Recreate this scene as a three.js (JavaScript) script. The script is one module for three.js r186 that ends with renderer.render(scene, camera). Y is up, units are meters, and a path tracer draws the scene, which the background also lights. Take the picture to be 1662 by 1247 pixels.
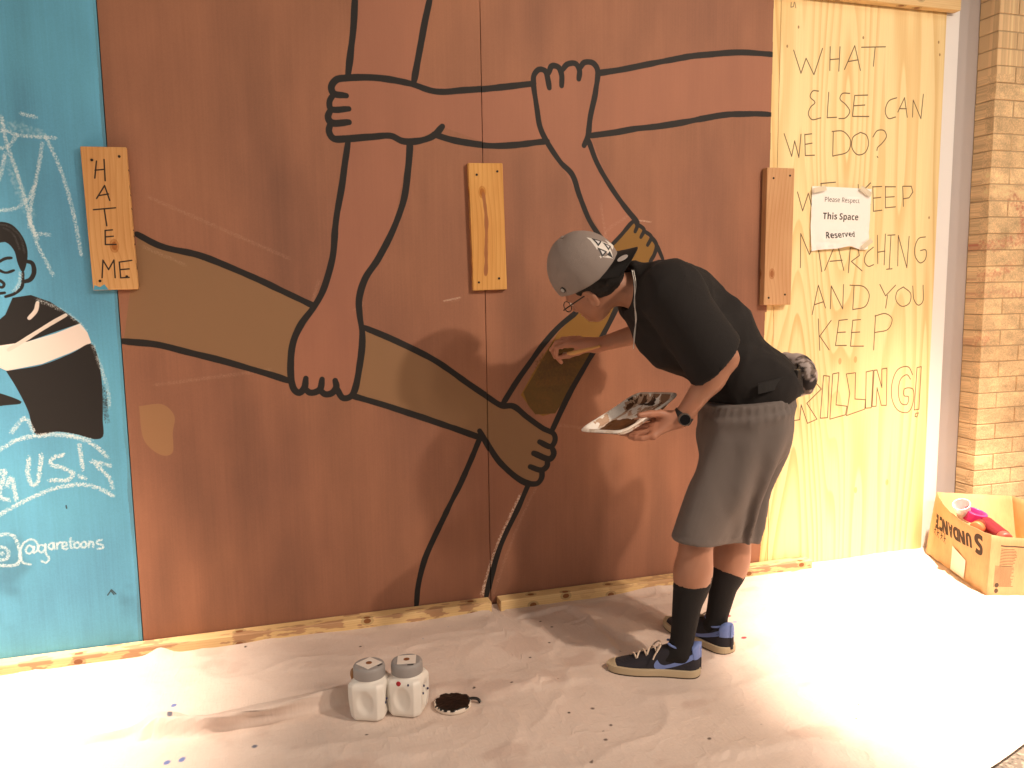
import * as THREE from 'three';
import { RoundedBoxGeometry } from 'three/addons/geometries/RoundedBoxGeometry.js';
import { mergeGeometries } from 'three/addons/utils/BufferGeometryUtils.js';

// ---------------------------------------------------------------- camera, sky, light, exposure
const scene = new THREE.Scene();
const camera = new THREE.PerspectiveCamera(51.5, 4 / 3, 0.05, 200);
camera.position.set(-0.745, 1.212, 2.829);
camera.rotation.set(-0.1197, -0.2892, -0.0147, 'YXZ');
const renderer = new THREE.WebGLRenderer({ antialias: true });
renderer.setSize(1024, 768);
renderer.shadowMap.enabled = true;
renderer.toneMapping = THREE.LinearToneMapping;
renderer.toneMappingExposure = 1;
{ // a street at night under warm lamps: a dim, even, warm-grey sky
  const w = 64, h = 32, d = new Float32Array(w * h * 4);
  for (let y = 0; y < h; y++) for (let x = 0; x < w; x++) {
    const e = y / (h - 1) * 2 - 1, k = 0.42 + 0.08 * Math.exp(-e * e * 8);      // town glow towards the horizon
    d.set([k, k * 0.83, k * 0.7, 1], (y * w + x) * 4);
  }
  const t = new THREE.DataTexture(d, w, h, THREE.RGBAFormat, THREE.FloatType);
  t.mapping = THREE.EquirectangularReflectionMapping; t.magFilter = THREE.LinearFilter; t.needsUpdate = true;
  scene.background = t; scene.environment = t;
}
const WARM = new THREE.Color().setRGB(1, 0.8, 0.63);
const unseenLight = new THREE.DirectionalLight(WARM, 0.55);             // unseen source lighting the wall, over the viewer's right shoulder
unseenLight.position.set(2.37, 3.15, 4.2); unseenLight.target.position.set(0, 0, 0); unseenLight.castShadow = true; unseenLight.shadow.radius = 9;
Object.assign(unseenLight.shadow.camera, { left: -5, right: 5, top: 5, bottom: -5, near: 0.1, far: 20 });
scene.add(unseenLight, unseenLight.target);
const UNSEEN_LAMPS = [[1.88, 3.6, 1.0, 210, 0.385, 0.4], [-2.35, 3.6, 0.4, 190, 0.45, 0.6]];   // out of view overhead, placed to light the floor: x, y, z, candela, cone, penumbra
const UNSEEN_POSTS = [[1.75, 2.95, 2.6, 27], [-1.5, 2.95, 2.9, 3]];                                  // out of view, placed to light the wall: x, y, z, candela

// ---------------------------------------------------------------- helpers
const used = new Map();
function numbered(n) { const k = used.get(n) ?? 0; used.set(n, k + 1); return k ? n + '_' + String(k).padStart(3, '0') : n; }
function tag(o, label, category, group, kind) {
  if (label) o.userData.label = label; if (category) o.userData.category = category;
  if (group) o.userData.group = group; if (kind) o.userData.kind = kind; return o;
}
function thing(name, label, category, pos = [0, 0, 0], group) {
  const o = new THREE.Group(); o.name = numbered(name); o.position.set(...pos); scene.add(o); return tag(o, label, category, group);
}
function shade(o) { o.castShadow = o.receiveShadow = true; return o; }
function part(name, g, m, parent, world = false) {       // world: the geometry is in world metres, moved into its thing
  const o = shade(new THREE.Mesh(g, m)); o.name = name;
  if (world) { let p = parent; while (p && p !== scene) { g.translate(-p.position.x, -p.position.y, -p.position.z); p = p.parent; } }
  parent.add(o); return o;
}
function solo(name, g, m, label, category, group, pos) {
  const o = shade(new THREE.Mesh(g, m)); o.name = numbered(name);
  if (pos) { g.translate(-pos[0], -pos[1], -pos[2]); o.position.set(...pos); }
  scene.add(o); return tag(o, label, category, group);
}
let seed = 7;
const rnd = () => { seed = (Math.imul(seed, 1664525) + 1013904223) >>> 0; return seed / 4294967296; };
const mix = (a, b, t) => a + (b - a) * t, clamp = (x, a = 0, b = 1) => Math.min(b, Math.max(a, x));
const sstep = (a, b, x) => { const t = clamp((x - a) / (b - a)); return t * t * (3 - 2 * t); };
function hash3(x, y, z) { let h = Math.imul(x, 374761393) ^ Math.imul(y, 668265263) ^ Math.imul(z, 1274126177); h = Math.imul(h ^ (h >>> 13), 1274126177); return ((h ^ (h >>> 16)) >>> 0) / 4294967296; }
function noise(x, y, z = 0) {                              // value noise, 0..1
  const i = Math.floor(x), j = Math.floor(y), k = Math.floor(z); let u = x - i, v = y - j, w = z - k;
  u = u * u * (3 - 2 * u); v = v * v * (3 - 2 * v); w = w * w * (3 - 2 * w);
  const pl = (kk) => mix(mix(hash3(i, j, kk), hash3(i + 1, j, kk), u), mix(hash3(i, j + 1, kk), hash3(i + 1, j + 1, kk), u), v);
  return w ? mix(pl(k), pl(k + 1), w) : pl(k);
}
const fbm = (x, y, z = 0, o = 4) => { let s = 0, a = 0.5, t = 0; for (let i = 0; i < o; i++) { s += a * noise(x, y, z); t += a; a *= 0.5; x = x * 2.03 + 17.1; y = y * 2.03 + 5.3; z = z ? z * 2.03 + 3.7 : 0; } return s / t; };

// textures: paint(w, h, x0, y0, x1, y1, base, draw): base(x, y) gives sRGB at a point in metres, draw(ctx) paints over it in metres (y up)
function texture(c, srgb = true) { const t = new THREE.CanvasTexture(c); if (srgb) t.colorSpace = THREE.SRGBColorSpace; t.anisotropy = 8; return t; }
function paint(w, h, x0, y0, x1, y1, base, draw) {
  const c = document.createElement('canvas'); c.width = w; c.height = h; const g = c.getContext('2d');
  const im = g.createImageData(w, h), d = im.data;
  for (let j = 0, k = 0; j < h; j++) for (let i = 0; i < w; i++, k += 4) {
    const r = base(x0 + (i + 0.5) / w * (x1 - x0), y1 - (j + 0.5) / h * (y1 - y0)); d[k] = r[0]; d[k + 1] = r[1]; d[k + 2] = r[2]; d[k + 3] = 255;
  }
  g.putImageData(im, 0, 0);
  if (draw) { const s = w / (x1 - x0), t = h / (y1 - y0); g.setTransform(s, 0, 0, -t, -x0 * s, y1 * t); g.lineCap = g.lineJoin = 'round'; draw(g); }
  return texture(c);
}
function smooth(pts, step = 0.006) {                       // Catmull-Rom through the points, evenly sampled
  if (pts.length < 3) { const [a, b] = pts, n = Math.max(2, Math.ceil(Math.hypot(b[0] - a[0], b[1] - a[1]) / step)); return Array.from({ length: n + 1 }, (_, i) => [mix(a[0], b[0], i / n), mix(a[1], b[1], i / n)]); }
  const c = new THREE.CatmullRomCurve3(pts.map((p) => new THREE.Vector3(p[0], p[1], 0)), false, 'centripetal');
  return c.getSpacedPoints(Math.max(4, Math.ceil(c.getLength() / step))).map((p) => [p.x, p.y]);
}
function brush(g, lines, width, color, rough = 0.16, alpha = 1) {   // a hand-painted line of uneven width
  g.fillStyle = color; g.globalAlpha = alpha;
  for (const l of lines) {
    const q = smooth(l, width * 0.22), s = rnd() * 99;
    q.forEach(([x, y], i) => { const r = width / 2 * (1 - rough + 2 * rough * fbm(i * 0.09, s, 0, 2)) * (0.8 + 0.2 * sstep(0, 6, Math.min(i, q.length - 1 - i) + 2)); g.beginPath(); g.arc(x + (noise(i * .05, s + 9) - .5) * width * .2, y + (noise(i * .05, s + 40) - .5) * width * .2, r, 0, 7); g.fill(); });
  }
  g.globalAlpha = 1;
}
function chalk(g, lines, width, color, alpha = 0.6) {      // broken dry strokes
  g.fillStyle = color;
  for (const l of lines) {
    const s = rnd() * 99;
    smooth(l, width * 0.16).forEach(([x, y], i) => { for (let k = 0; k < 7; k++) { g.globalAlpha = clamp(alpha * (0.25 + 0.6 * rnd()) * sstep(0.15, 0.6, fbm(i * 0.07, s, 0, 3) + 0.15)); const a = rnd() * 6.3, r = Math.sqrt(rnd()) * width * 0.55; g.beginPath(); g.arc(x + Math.cos(a) * r, y + Math.sin(a) * r, width * (0.05 + 0.11 * rnd()), 0, 7); g.fill(); } });
  }
  g.globalAlpha = 1;
}
function pen(g, lines, width, color, curve = false) {
  g.strokeStyle = color; g.lineWidth = width;
  for (const l of lines) { g.beginPath(); (curve ? smooth(l) : l).forEach((p, i) => i ? g.lineTo(...p) : g.moveTo(...p)); g.stroke(); }
}
function fill(g, lines, color, alpha = 1, curve = true) {
  g.fillStyle = color; g.globalAlpha = alpha;
  for (const l of lines) { g.beginPath(); (curve ? smooth([...l, l[0]], 0.01) : l).forEach((p, i) => i ? g.lineTo(...p) : g.moveTo(...p)); g.closePath(); g.fill(); }
  g.globalAlpha = 1;
}
const std = (o) => new THREE.MeshStandardMaterial({ roughness: 0.8, ...o });
const rgb = (r, g, b) => new THREE.Color(`rgb(${r},${g},${b})`);
function boxUV(w, h, d, r = 0.003) {                        // rounded box; u, v of the front face run 0..1 over width and height, other faces sample the same grain
  const g = new RoundedBoxGeometry(w, h, d, 2, r), p = g.attributes.position, uv = g.attributes.uv, n = g.attributes.normal;
  for (let i = 0; i < p.count; i++) {
    const along = w > h;
    let u = p.getX(i) / w + 0.5, v = p.getY(i) / h + 0.5;
    if (Math.abs(n.getZ(i)) < 0.6) { if (along) { if (Math.abs(n.getY(i)) > 0.6) v = 0.3 + p.getZ(i) / h; else u = p.getZ(i) / w + .5; } else { if (Math.abs(n.getX(i)) > 0.6) u = 0.4 + p.getZ(i) / w; else v = p.getZ(i) / h + .5; } }
    uv.setXY(i, u, v);
  }
  return g;
}
function sheetUV(g, x0, y0, x1, y1) { const p = g.attributes.position, uv = g.attributes.uv; for (let i = 0; i < p.count; i++) uv.setXY(i, (p.getX(i) - x0) / (x1 - x0), (p.getY(i) - y0) / (y1 - y0)); return g; }

// signed distance shapes meshed by surface nets
function net(f, lo, hi, h) {
  const n = [0, 1, 2].map((c) => Math.ceil((hi[c] - lo[c]) / h) + 1), [nx, ny, nz] = n, v = new Float32Array(nx * ny * nz);
  for (let k = 0, q = 0; k < nz; k++) for (let j = 0; j < ny; j++) for (let i = 0; i < nx; i++, q++) v[q] = f(lo[0] + i * h, lo[1] + j * h, lo[2] + k * h);
  const id = new Int32Array(nx * ny * nz).fill(-1), pos = [], idx = [], sx = 1, sy = nx, sz = nx * ny;
  const C = [0, sx, sy, sx + sy, sz, sx + sz, sy + sz, sx + sy + sz], E = [[0, 1], [2, 3], [4, 5], [6, 7], [0, 2], [1, 3], [4, 6], [5, 7], [0, 4], [1, 5], [2, 6], [3, 7]];
  for (let k = 0; k < nz - 1; k++) for (let j = 0; j < ny - 1; j++) for (let i = 0; i < nx - 1; i++) {
    const q = i + j * sy + k * sz; let m = 0;
    for (let c = 0; c < 8; c++) if (v[q + C[c]] < 0) m |= 1 << c;
    if (m === 0 || m === 255) continue;
    let x = 0, y = 0, z = 0, t = 0;
    for (const [a, b] of E) { if (((m >> a) & 1) === ((m >> b) & 1)) continue; const s = v[q + C[a]] / (v[q + C[a]] - v[q + C[b]]); x += mix(a & 1, b & 1, s); y += mix(a >> 1 & 1, b >> 1 & 1, s); z += mix(a >> 2, b >> 2, s); t++; }
    id[q] = pos.length / 3; pos.push(lo[0] + (i + x / t) * h, lo[1] + (j + y / t) * h, lo[2] + (k + z / t) * h);
  }
  const quad = (a, b, c, d, flip) => flip ? idx.push(a, c, b, a, d, c) : idx.push(a, b, c, a, c, d);
  for (let k = 1; k < nz - 1; k++) for (let j = 1; j < ny - 1; j++) for (let i = 1; i < nx - 1; i++) {
    const q = i + j * sy + k * sz, s = v[q] < 0;
    if (s !== v[q + sx] < 0) quad(id[q - sy - sz], id[q - sz], id[q], id[q - sy], !s);
    if (s !== v[q + sy] < 0) quad(id[q - sx - sz], id[q - sx], id[q], id[q - sz], !s);
    if (s !== v[q + sz] < 0) quad(id[q - sx - sy], id[q - sy], id[q], id[q - sx], !s);
  }
  const g = new THREE.BufferGeometry(); g.setAttribute('position', new THREE.Float32BufferAttribute(pos, 3)); g.setIndex(idx); g.computeVertexNormals();
  return g;
}
function netUV(g, s = 1) { const p = g.attributes.position, n = g.attributes.normal, uv = []; for (let i = 0; i < p.count; i++) uv.push((p.getX(i) + p.getZ(i) * (n.getX(i) > 0 ? -0.8 : 0.8)) * s, (p.getY(i) + 0.15 * p.getZ(i)) * s); g.setAttribute('uv', new THREE.Float32BufferAttribute(uv, 2)); return g; }
function cap(x, y, z, a, b, ra, rb) {
  const dx = b[0] - a[0], dy = b[1] - a[1], dz = b[2] - a[2], ex = x - a[0], ey = y - a[1], ez = z - a[2], l = dx * dx + dy * dy + dz * dz;
  const t = l ? clamp((ex * dx + ey * dy + ez * dz) / l) : 0; return Math.hypot(ex - dx * t, ey - dy * t, ez - dz * t) - mix(ra, rb, t);
}
const smin = (a, b, k) => { const h = Math.max(k - Math.abs(a - b), 0) / k; return Math.min(a, b) - h * h * k * 0.25; };
const smax = (a, b, k) => -smin(-a, -b, k);
const ell = (x, y, z, c, r) => { const a = (x - c[0]) / r[0], b = (y - c[1]) / r[1], d = (z - c[2]) / r[2], l = Math.hypot(a, b, d), m = Math.hypot(a / r[0], b / r[1], d / r[2]); return m ? l * (l - 1) / m : -Math.min(...r); };
THREE.BufferGeometry.prototype.mapped = function (m) {       // applyMatrix4 that keeps faces turned outwards under a mirrored frame
  this.applyMatrix4(m);
  if (m.determinant() < 0) { if (!this.index) this.setIndex(Array.from({ length: this.attributes.position.count }, (_, i) => i)); const a = this.index.array; for (let i = 0; i < a.length; i += 3) { const t = a[i]; a[i] = a[i + 1]; a[i + 1] = t; } }
  return this;
};
const V3 = (a) => new THREE.Vector3(...a);
const add = (a, b, t = 1) => [a[0] + b[0] * t, a[1] + b[1] * t, a[2] + b[2] * t];
const lerp3 = (a, b, t) => [mix(a[0], b[0], t), mix(a[1], b[1], t), mix(a[2], b[2], t)];
const unit = (a) => { const l = Math.hypot(...a); return a.map((c) => c / l); };
const cross = (a, b) => [a[1] * b[2] - a[2] * b[1], a[2] * b[0] - a[0] * b[2], a[0] * b[1] - a[1] * b[0]];
const dot = (a, b) => a[0] * b[0] + a[1] * b[1] + a[2] * b[2];
const tube = (pts, r, n = 40, s = 8) => new THREE.TubeGeometry(new THREE.CatmullRomCurve3(pts.map(V3)), n, r, s);

const mixc = (a, b, t) => [mix(a[0], b[0], t), mix(a[1], b[1], t), mix(a[2], b[2], t)];
// ---------------------------------------------------------------- large structure
const groundTex = paint(1024, 1024, 0, 0, 2, 2, (x, y) => { const a = fbm(x * 9, y * 9, 0, 3), s = noise(x * 130, y * 130), q = noise(x * 60 + 9, y * 60); let k = 96 + 34 * (a - 0.5) + (s > 0.72 ? 34 : s < 0.25 ? -26 : 0) + (q > 0.8 ? 26 : 0); return [k * 1.08, k * 0.98, k * 0.88]; });
groundTex.wrapS = groundTex.wrapT = THREE.RepeatWrapping; groundTex.repeat.set(40, 40);
const ground = shade(new THREE.Mesh(new THREE.PlaneGeometry(80, 80).rotateX(-Math.PI / 2).translate(0, -0.006, 0), std({ map: groundTex, roughness: 0.9, bumpMap: groundTex, bumpScale: 0.003 })));
ground.name = 'ground'; tag(ground, 'exposed aggregate pavement beyond the edge of the drop cloth', null, null, 'structure'); scene.add(ground);

{ // the shop front that the boards are fixed to, and an unseen overhang above the picture, placed to carry two downlights
  const t = thing('shop_front', 'shop front behind the plywood boards with an unseen shallow overhang', 'building', [0, 0, -0.2]);
  const m = std({ color: 0x6d6258, roughness: 0.85 });
  part('wall', new THREE.BoxGeometry(13, 4.2, 0.2).translate(-1, 2.1, -0.11), m, t);
  part('unseen_canopy', new RoundedBoxGeometry(9, 0.22, 1.95, 2, 0.02).translate(0, 3.81, 0.86), std({ color: 0x8c857c }), t);  // overhang out of view, placed to carry the downlights
  part('fascia', new THREE.BoxGeometry(4.4, 1.2, 0.16).translate(-0.2, 3.08, 0.09), m, t);
}
for (const [i, [x, y, z, cd, cone, pen_]] of UNSEEN_LAMPS.entries()) {  // unseen lamps, placed to brighten the floor on both sides
  const t = thing('unseen_downlight', i ? 'unseen left downlight that lights the left floor' : 'unseen right downlight that lights the right floor', 'lamp', [x, y, z]);
  part('lamp_housing', new THREE.CylinderGeometry(0.085, 0.085, 0.08, 32, 1, true).translate(0, 0.04, 0), std({ color: 0x999999, side: THREE.DoubleSide }), t);
  part('lamp_lens', new THREE.CylinderGeometry(0.078, 0.078, 0.01, 32).translate(0, 0.03, 0), new THREE.MeshStandardMaterial({ color: 0xffffff, emissive: WARM, emissiveIntensity: 6 }), t);
  const s = new THREE.SpotLight(WARM, cd, 0, cone, pen_, 2); s.position.set(x, y, z); s.target.position.set(x, 0, z); s.castShadow = true; s.shadow.radius = 3; scene.add(s, s.target);
}

for (const [i, [x, y, z, cd]] of UNSEEN_POSTS.entries()) {  // unseen lamps behind the viewer, placed to light wall and painter
  const t = thing('unseen_post_lamp', i ? 'unseen lamp left of the viewer that lights the wall' : 'unseen lamp right of the viewer that lights the wall', 'street lamp', [x, 0, z]), iron = std({ color: 0x2c2c2c, metalness: .4, roughness: .5 });
  part('pole', new THREE.CylinderGeometry(.045, .06, y + .3, 20).translate(0, (y + .3) / 2, .55), iron, t); part('arm', tube([[0, y + .25, .55], [0, y + .34, .35], [0, y + .24, .08], [0, y + .1, 0]], .022), iron, t);
  part('lamp_shade', new THREE.LatheGeometry([[.03, .12], [.1, .09], [.16, .03]].map((q) => new THREE.Vector2(...q)), 32).translate(0, y, 0), std({ color: 0x3a3a3a, side: THREE.DoubleSide }), t);
  part('lamp_bulb', new THREE.SphereGeometry(.075, 20, 14).translate(0, y, 0), new THREE.MeshStandardMaterial({ color: 0xffffff, emissive: WARM, emissiveIntensity: 6 }), t);
  const s = new THREE.SpotLight(WARM, cd, 0, 1.1, 1, 2); s.position.set(x, y - .09, z); s.target.position.set(x * .25, .7, .2); s.castShadow = true; s.shadow.radius = 3.2; scene.add(s, s.target);
}

// ---------------------------------------------------------------- plywood boards and what is painted on them
const INK = '#15110f';
function pine(x, y, s, tone) {                               // rotary-cut pine: long wavy bands with cathedral arches
  const wx = x + .02 * (fbm(x * 3 + s, y * 1.3, 0, 2) - .5), r = 10 * noise(wx * 3.1 + s, y * 0.42 + s) + 7 * noise(wx * 6.4 + s * 3, y * .55) + 1.2 * noise(wx * 18, y * 1.1 + s) + x * 5;
  const k = r - Math.floor(r), late = sstep(.35, .92, k) * sstep(1, .92, k) * (.45 + .75 * noise(Math.floor(r) * 3.7, 5)), fine = noise(x * 420, y * 7 + s) - 0.5, big = fbm(x * 1.3 + 7, y * 0.7 + s, 0, 3) - 0.5;
  const d = late * 0.55 + fine * 0.16 - big * 0.5;
  return [tone[0] - 30 * d, tone[1] - 46 * d, tone[2] - 56 * d];
}
function roller(c, s) { return (x, y) => {                   // rolled wall paint over plywood: soft clouds, faint upright grain
  const a = fbm(x * 2.1 + s, y * 1.5, 0, 4) - 0.5, b = fbm(x * 14 + s, y * 4, 0, 3) - 0.5, g = noise(x * 260, y * 5 + s) - 0.5, p = noise(x * 400, y * 400) - 0.5, v = sstep(.5, .75, fbm(x * 7 + s, y * 1.2 + 5, 0, 3)), k = 1 + 0.3 * a + 0.12 * b - .06 * v + 0.035 * g + 0.04 * p;
  return [c[0] * k, c[1] * (k + 0.02 * a), c[2] * (k - 0.06 * a)];
}; }
function mural(g) {
  const arm = '#a8705a', tan = '#8a6948', olive = '#845f22';
  // flesh of the arms a shade lighter than the ground
  fill(g, [[[-0.43,2.177],[-0.464,1.927],[-0.52,1.894],[-0.535,1.793],[-0.521,1.721],[-0.474,1.715],[-0.521,1.459],[-0.544,1.322],[-0.598,1.156],[-0.686,1.032],[-0.697,0.967],[-0.691,0.877],[-0.584,0.854],[-0.493,0.847],[-0.449,1.058],[-0.455,1.183],[-0.403,1.308],[-0.331,1.419],[-0.261,1.721],[-0.142,1.778],[0.038,1.721],[0.246,1.742],[0.207,1.855],[0.194,1.947],[-0.048,1.906],[-0.24,1.922],[-0.177,2.199]]], arm, .55, false);
  fill(g, [[[0.194,1.947],[0.2,1.994],[0.287,2.025],[0.431,2.032],[0.446,1.994],[0.763,2.065],[1.188,2.111],[1.184,1.881],[0.766,1.829],[0.414,1.77],[0.495,1.586],[0.605,1.455],[0.493,1.36],[0.368,1.55],[0.242,1.741]]], arm, .5, false);
  fill(g, [[[-0.078,0.546],[-0.028,0.659],[0.044,0.562],[0.155,0.47],[0.033,0.226],[-0.009,0.041],[-0.286,0.051],[-0.249,0.219]]], arm, .25, false);
  fill(g, [[[-1.151,1.4],[-0.816,1.266],[-0.608,1.159],[-0.686,1.032],[-0.7,0.907],[-0.995,1.01],[-1.214,1.062]]], tan, .96, false);
  fill(g, [[[-0.439,1.08],[-0.192,0.957],[0.055,0.779],[0.105,0.771],[0.261,0.656],[0.255,0.572],[0.209,0.491],[0.152,0.475],[0.044,0.562],[-0.028,0.663],[-0.375,0.803],[-0.489,0.842],[-0.456,0.979]]], tan, .96, false);
  fill(g, [[[-1.183,0.846],[-1.109,0.847],[-1.077,0.807],[-1.085,0.753],[-1.092,0.681],[-1.12,0.676],[-1.172,0.726]]], '#a07a52', .75);
  // the arm being painted: first coat above, wet dark coat below the brush
  fill(g, [[[0.353,1.112],[0.526,1.138],[0.449,1.003],[0.316,0.795],[0.266,0.74],[0.216,0.729],[0.182,0.745],[0.129,0.814],[0.179,0.896],[0.278,1.041]]], '#86601f', .97, false);
  fill(g, [[[0.258,1.009],[0.418,0.98],[0.377,0.887],[0.266,0.736],[0.186,0.737],[0.157,0.775],[0.139,0.823],[0.178,0.882]]], '#573f0e', .9, false);
  for (let i = 0; i < 26; i++) { const u = rnd(), p = [[[0.218,0.95],[0.378,0.963],[0.177,0.783],[0.256,0.75]]][0], a = lerp3([...p[0], 0], [...p[2], 0], u), b = lerp3([...p[1], 0], [...p[3], 0], u); chalk(g, [[a, b].map((q) => [q[0] + (rnd() - .5) * .05, q[1] + (rnd() - .5) * .05])], 0.03, i % 2 ? '#6a4712' : '#4a300a', 0.25); }
  fill(g, [[[0.488,1.355],[0.538,1.401],[0.59,1.462],[0.631,1.43],[0.657,1.395],[0.689,1.369],[0.679,1.327],[0.647,1.299],[0.601,1.28],[0.544,1.271],[0.493,1.295]]], olive, 1);
  // pale chalk setting-out and rubbed places beside the lines
  chalk(g, [[[0.187,0.457],[0.115,0.319],[0.047,0.156],[0.008,0.051]],[[-0.59,1.249],[-0.614,1.176]],[[0.519,0.65],[0.276,0.69]],[[0.48,1.376],[0.455,1.524]],[[0.569,1.48],[0.48,1.422],[0.455,1.364]],[[-0.289,1.534],[-0.324,1.449]],[[-0.151,1.169],[-0.098,1.175]],[[0.713,1.341],[0.686,1.383]],[[-0.473,1.141],[-0.44,1.168]],[[-1.131,0.913],[-0.761,0.948]],[[-1.014,1.303],[-1.139,1.363]],[[-0.682,1.322],[-1.111,1.519]]], 0.012, '#d9b49c', .1);
  chalk(g, [[[0.124,0.431],[0.08,0.348],[0.024,0.233],[-0.011,0.128],[-0.034,0.053]]], 0.014, '#e6d2bf', .7);
  chalk(g, [[[-0.155,1.17],[-0.091,1.182]],[[0.665,1.457],[0.608,1.461],[0.582,1.447]]], 0.006, '#e6d2bf', .5);
  // black outlines
  const W = 0.0222;
  brush(g, [[[-0.43,2.189],[-0.445,2.058],[-0.464,1.927]],[[-0.176,2.211],[-0.206,2.075],[-0.24,1.926]]], W, INK);
  brush(g, [[[0.194,1.945],[-0.048,1.908],[-0.159,1.896],[-0.255,1.917],[-0.371,1.929],[-0.47,1.923],[-0.505,1.915],[-0.522,1.89],[-0.515,1.87],[-0.473,1.865]],[[-0.515,1.868],[-0.53,1.844],[-0.527,1.82],[-0.466,1.823]],[[-0.527,1.818],[-0.537,1.793],[-0.527,1.776],[-0.468,1.78]],[[-0.527,1.774],[-0.534,1.745],[-0.521,1.723],[-0.478,1.723],[-0.399,1.734],[-0.325,1.739],[-0.283,1.722],[-0.229,1.726],[-0.174,1.747],[-0.142,1.778]],[[-0.174,1.749],[-0.097,1.731],[0.038,1.721],[0.154,1.73],[0.246,1.742]]], W, INK);
  brush(g, [[[-0.474,1.715],[-0.494,1.585],[-0.521,1.459],[-0.542,1.322],[-0.575,1.217],[-0.608,1.159],[-0.654,1.099],[-0.686,1.032],[-0.697,0.967],[-0.694,0.898],[-0.685,0.872],[-0.671,0.863],[-0.653,0.879],[-0.646,0.913]],[[-0.653,0.879],[-0.638,0.863],[-0.621,0.862],[-0.602,0.872],[-0.594,0.906]],[[-0.602,0.872],[-0.584,0.854],[-0.56,0.857],[-0.545,0.878],[-0.548,0.9]],[[-0.545,0.874],[-0.523,0.838],[-0.493,0.847],[-0.46,0.968],[-0.449,1.058],[-0.455,1.128],[-0.455,1.183],[-0.433,1.251],[-0.384,1.321],[-0.331,1.419],[-0.289,1.515],[-0.271,1.612],[-0.261,1.721]]], W, INK);
  brush(g, [[[-1.151,1.4],[-1.088,1.365],[-0.965,1.331],[-0.816,1.266],[-0.692,1.204],[-0.608,1.159]],[[-0.439,1.082],[-0.333,1.033],[-0.192,0.957],[-0.073,0.868],[-0.002,0.817],[0.055,0.779],[0.1,0.774],[0.155,0.729],[0.216,0.682],[0.261,0.656],[0.266,0.631],[0.25,0.608],[0.203,0.631]],[[0.25,0.608],[0.258,0.581],[0.242,0.561],[0.176,0.588]],[[0.232,0.557],[0.23,0.533],[0.21,0.52],[0.163,0.538]],[[0.21,0.52],[0.209,0.491],[0.192,0.471],[0.152,0.475],[0.101,0.505],[0.044,0.562],[0.002,0.629],[-0.03,0.689]],[[-1.214,1.062],[-1.112,1.044],[-0.995,1.01],[-0.863,0.967],[-0.706,0.907]],[[-0.489,0.842],[-0.375,0.803],[-0.259,0.758],[-0.139,0.708],[-0.028,0.663]]], W, INK);
  brush(g, [[[-0.028,0.659],[-0.08,0.551],[-0.171,0.374],[-0.249,0.219],[-0.277,0.123],[-0.286,0.046]],[[0.155,0.47],[0.094,0.348],[0.033,0.226],[0,0.113],[-0.016,0.042]],[[0.06,0.786],[0.121,0.875],[0.21,0.988],[0.279,1.059],[0.354,1.118]],[[0.251,0.671],[0.317,0.795],[0.398,0.924],[0.449,1.007],[0.526,1.138],[0.596,1.252]]], W * .95, INK);
  brush(g, [[[0.446,1.994],[0.57,2.021],[0.763,2.065],[0.937,2.096],[1.058,2.109],[1.191,2.111]],[[0.406,1.77],[0.571,1.796],[0.766,1.829],[0.954,1.865],[1.091,1.881],[1.186,1.881]]], W, INK);
  brush(g, [[[0.253,1.931],[0.249,1.956],[0.239,1.99],[0.216,1.995],[0.197,1.975],[0.194,1.947],[0.207,1.855],[0.218,1.791],[0.242,1.741],[0.296,1.671],[0.339,1.628],[0.368,1.55],[0.405,1.469],[0.483,1.362]],[[0.251,1.984],[0.263,2.009],[0.289,2.006],[0.301,1.981],[0.301,1.942]],[[0.303,1.998],[0.323,2.019],[0.356,2.023],[0.371,2],[0.368,1.97]],[[0.373,2.005],[0.39,2.027],[0.426,2.028],[0.444,2.005],[0.434,1.932],[0.414,1.832],[0.404,1.765],[0.389,1.734]],[[0.404,1.754],[0.438,1.675],[0.495,1.586],[0.559,1.505],[0.605,1.455]]], W * .92, INK);
  brush(g, [[[0.488,1.357],[0.538,1.406],[0.592,1.459],[0.605,1.443],[0.597,1.42]],[[0.61,1.446],[0.634,1.427],[0.621,1.399]],[[0.639,1.42],[0.665,1.4],[0.65,1.369]],[[0.668,1.4],[0.689,1.371],[0.681,1.336],[0.663,1.308]],[[0.689,1.371],[0.716,1.315]]], W * .7, INK);
}
const brownBase = roller([150, 102, 77], 3), bare = (x, y) => pine(x, y, 2.3, [240, 212, 152]);
const sheetTop = 2.46, sheetMat = (map) => std({ map, roughness: 0.72, bumpMap: map, bumpScale: 0.0006 });
function sheet(label, x0, x1, map, depth = 0) {
  const g = sheetUV(new THREE.BoxGeometry(x1 - x0, sheetTop - 0.012, 0.015).translate((x0 + x1) / 2, (sheetTop + 0.012) / 2, -0.0075 + depth), x0, 0, x1, sheetTop);
  return solo('plywood_board', g, sheetMat(map), label, 'plywood board', null, [(x0 + x1) / 2, 0, 0]);
}
const G = 0.0016;
sheet('brown painted plywood board with a fist pressed down on a tan arm', -1.22 + G, -G, paint(1024, 2048, -1.22, 0, 0, sheetTop, brownBase, mural), 0.001);
sheet('brown painted plywood board right behind the painter with arms gripping each other', G, 1.22 - G, paint(1024, 2048, 0, 0, 1.22, sheetTop, (x, y) => x < 1.186 + .003 * noise(y * 9, 3) - (y < 1.1 ? .012 * noise(y * 7, 1) : 0) ? brownBase(x, y) : bare(x, y), (g) => { g.save(); g.beginPath(); g.rect(0, 0, 1.188, 3); g.clip(); mural(g); g.restore(); }));
const blueBase = roller([94, 168, 202], 11);
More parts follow.
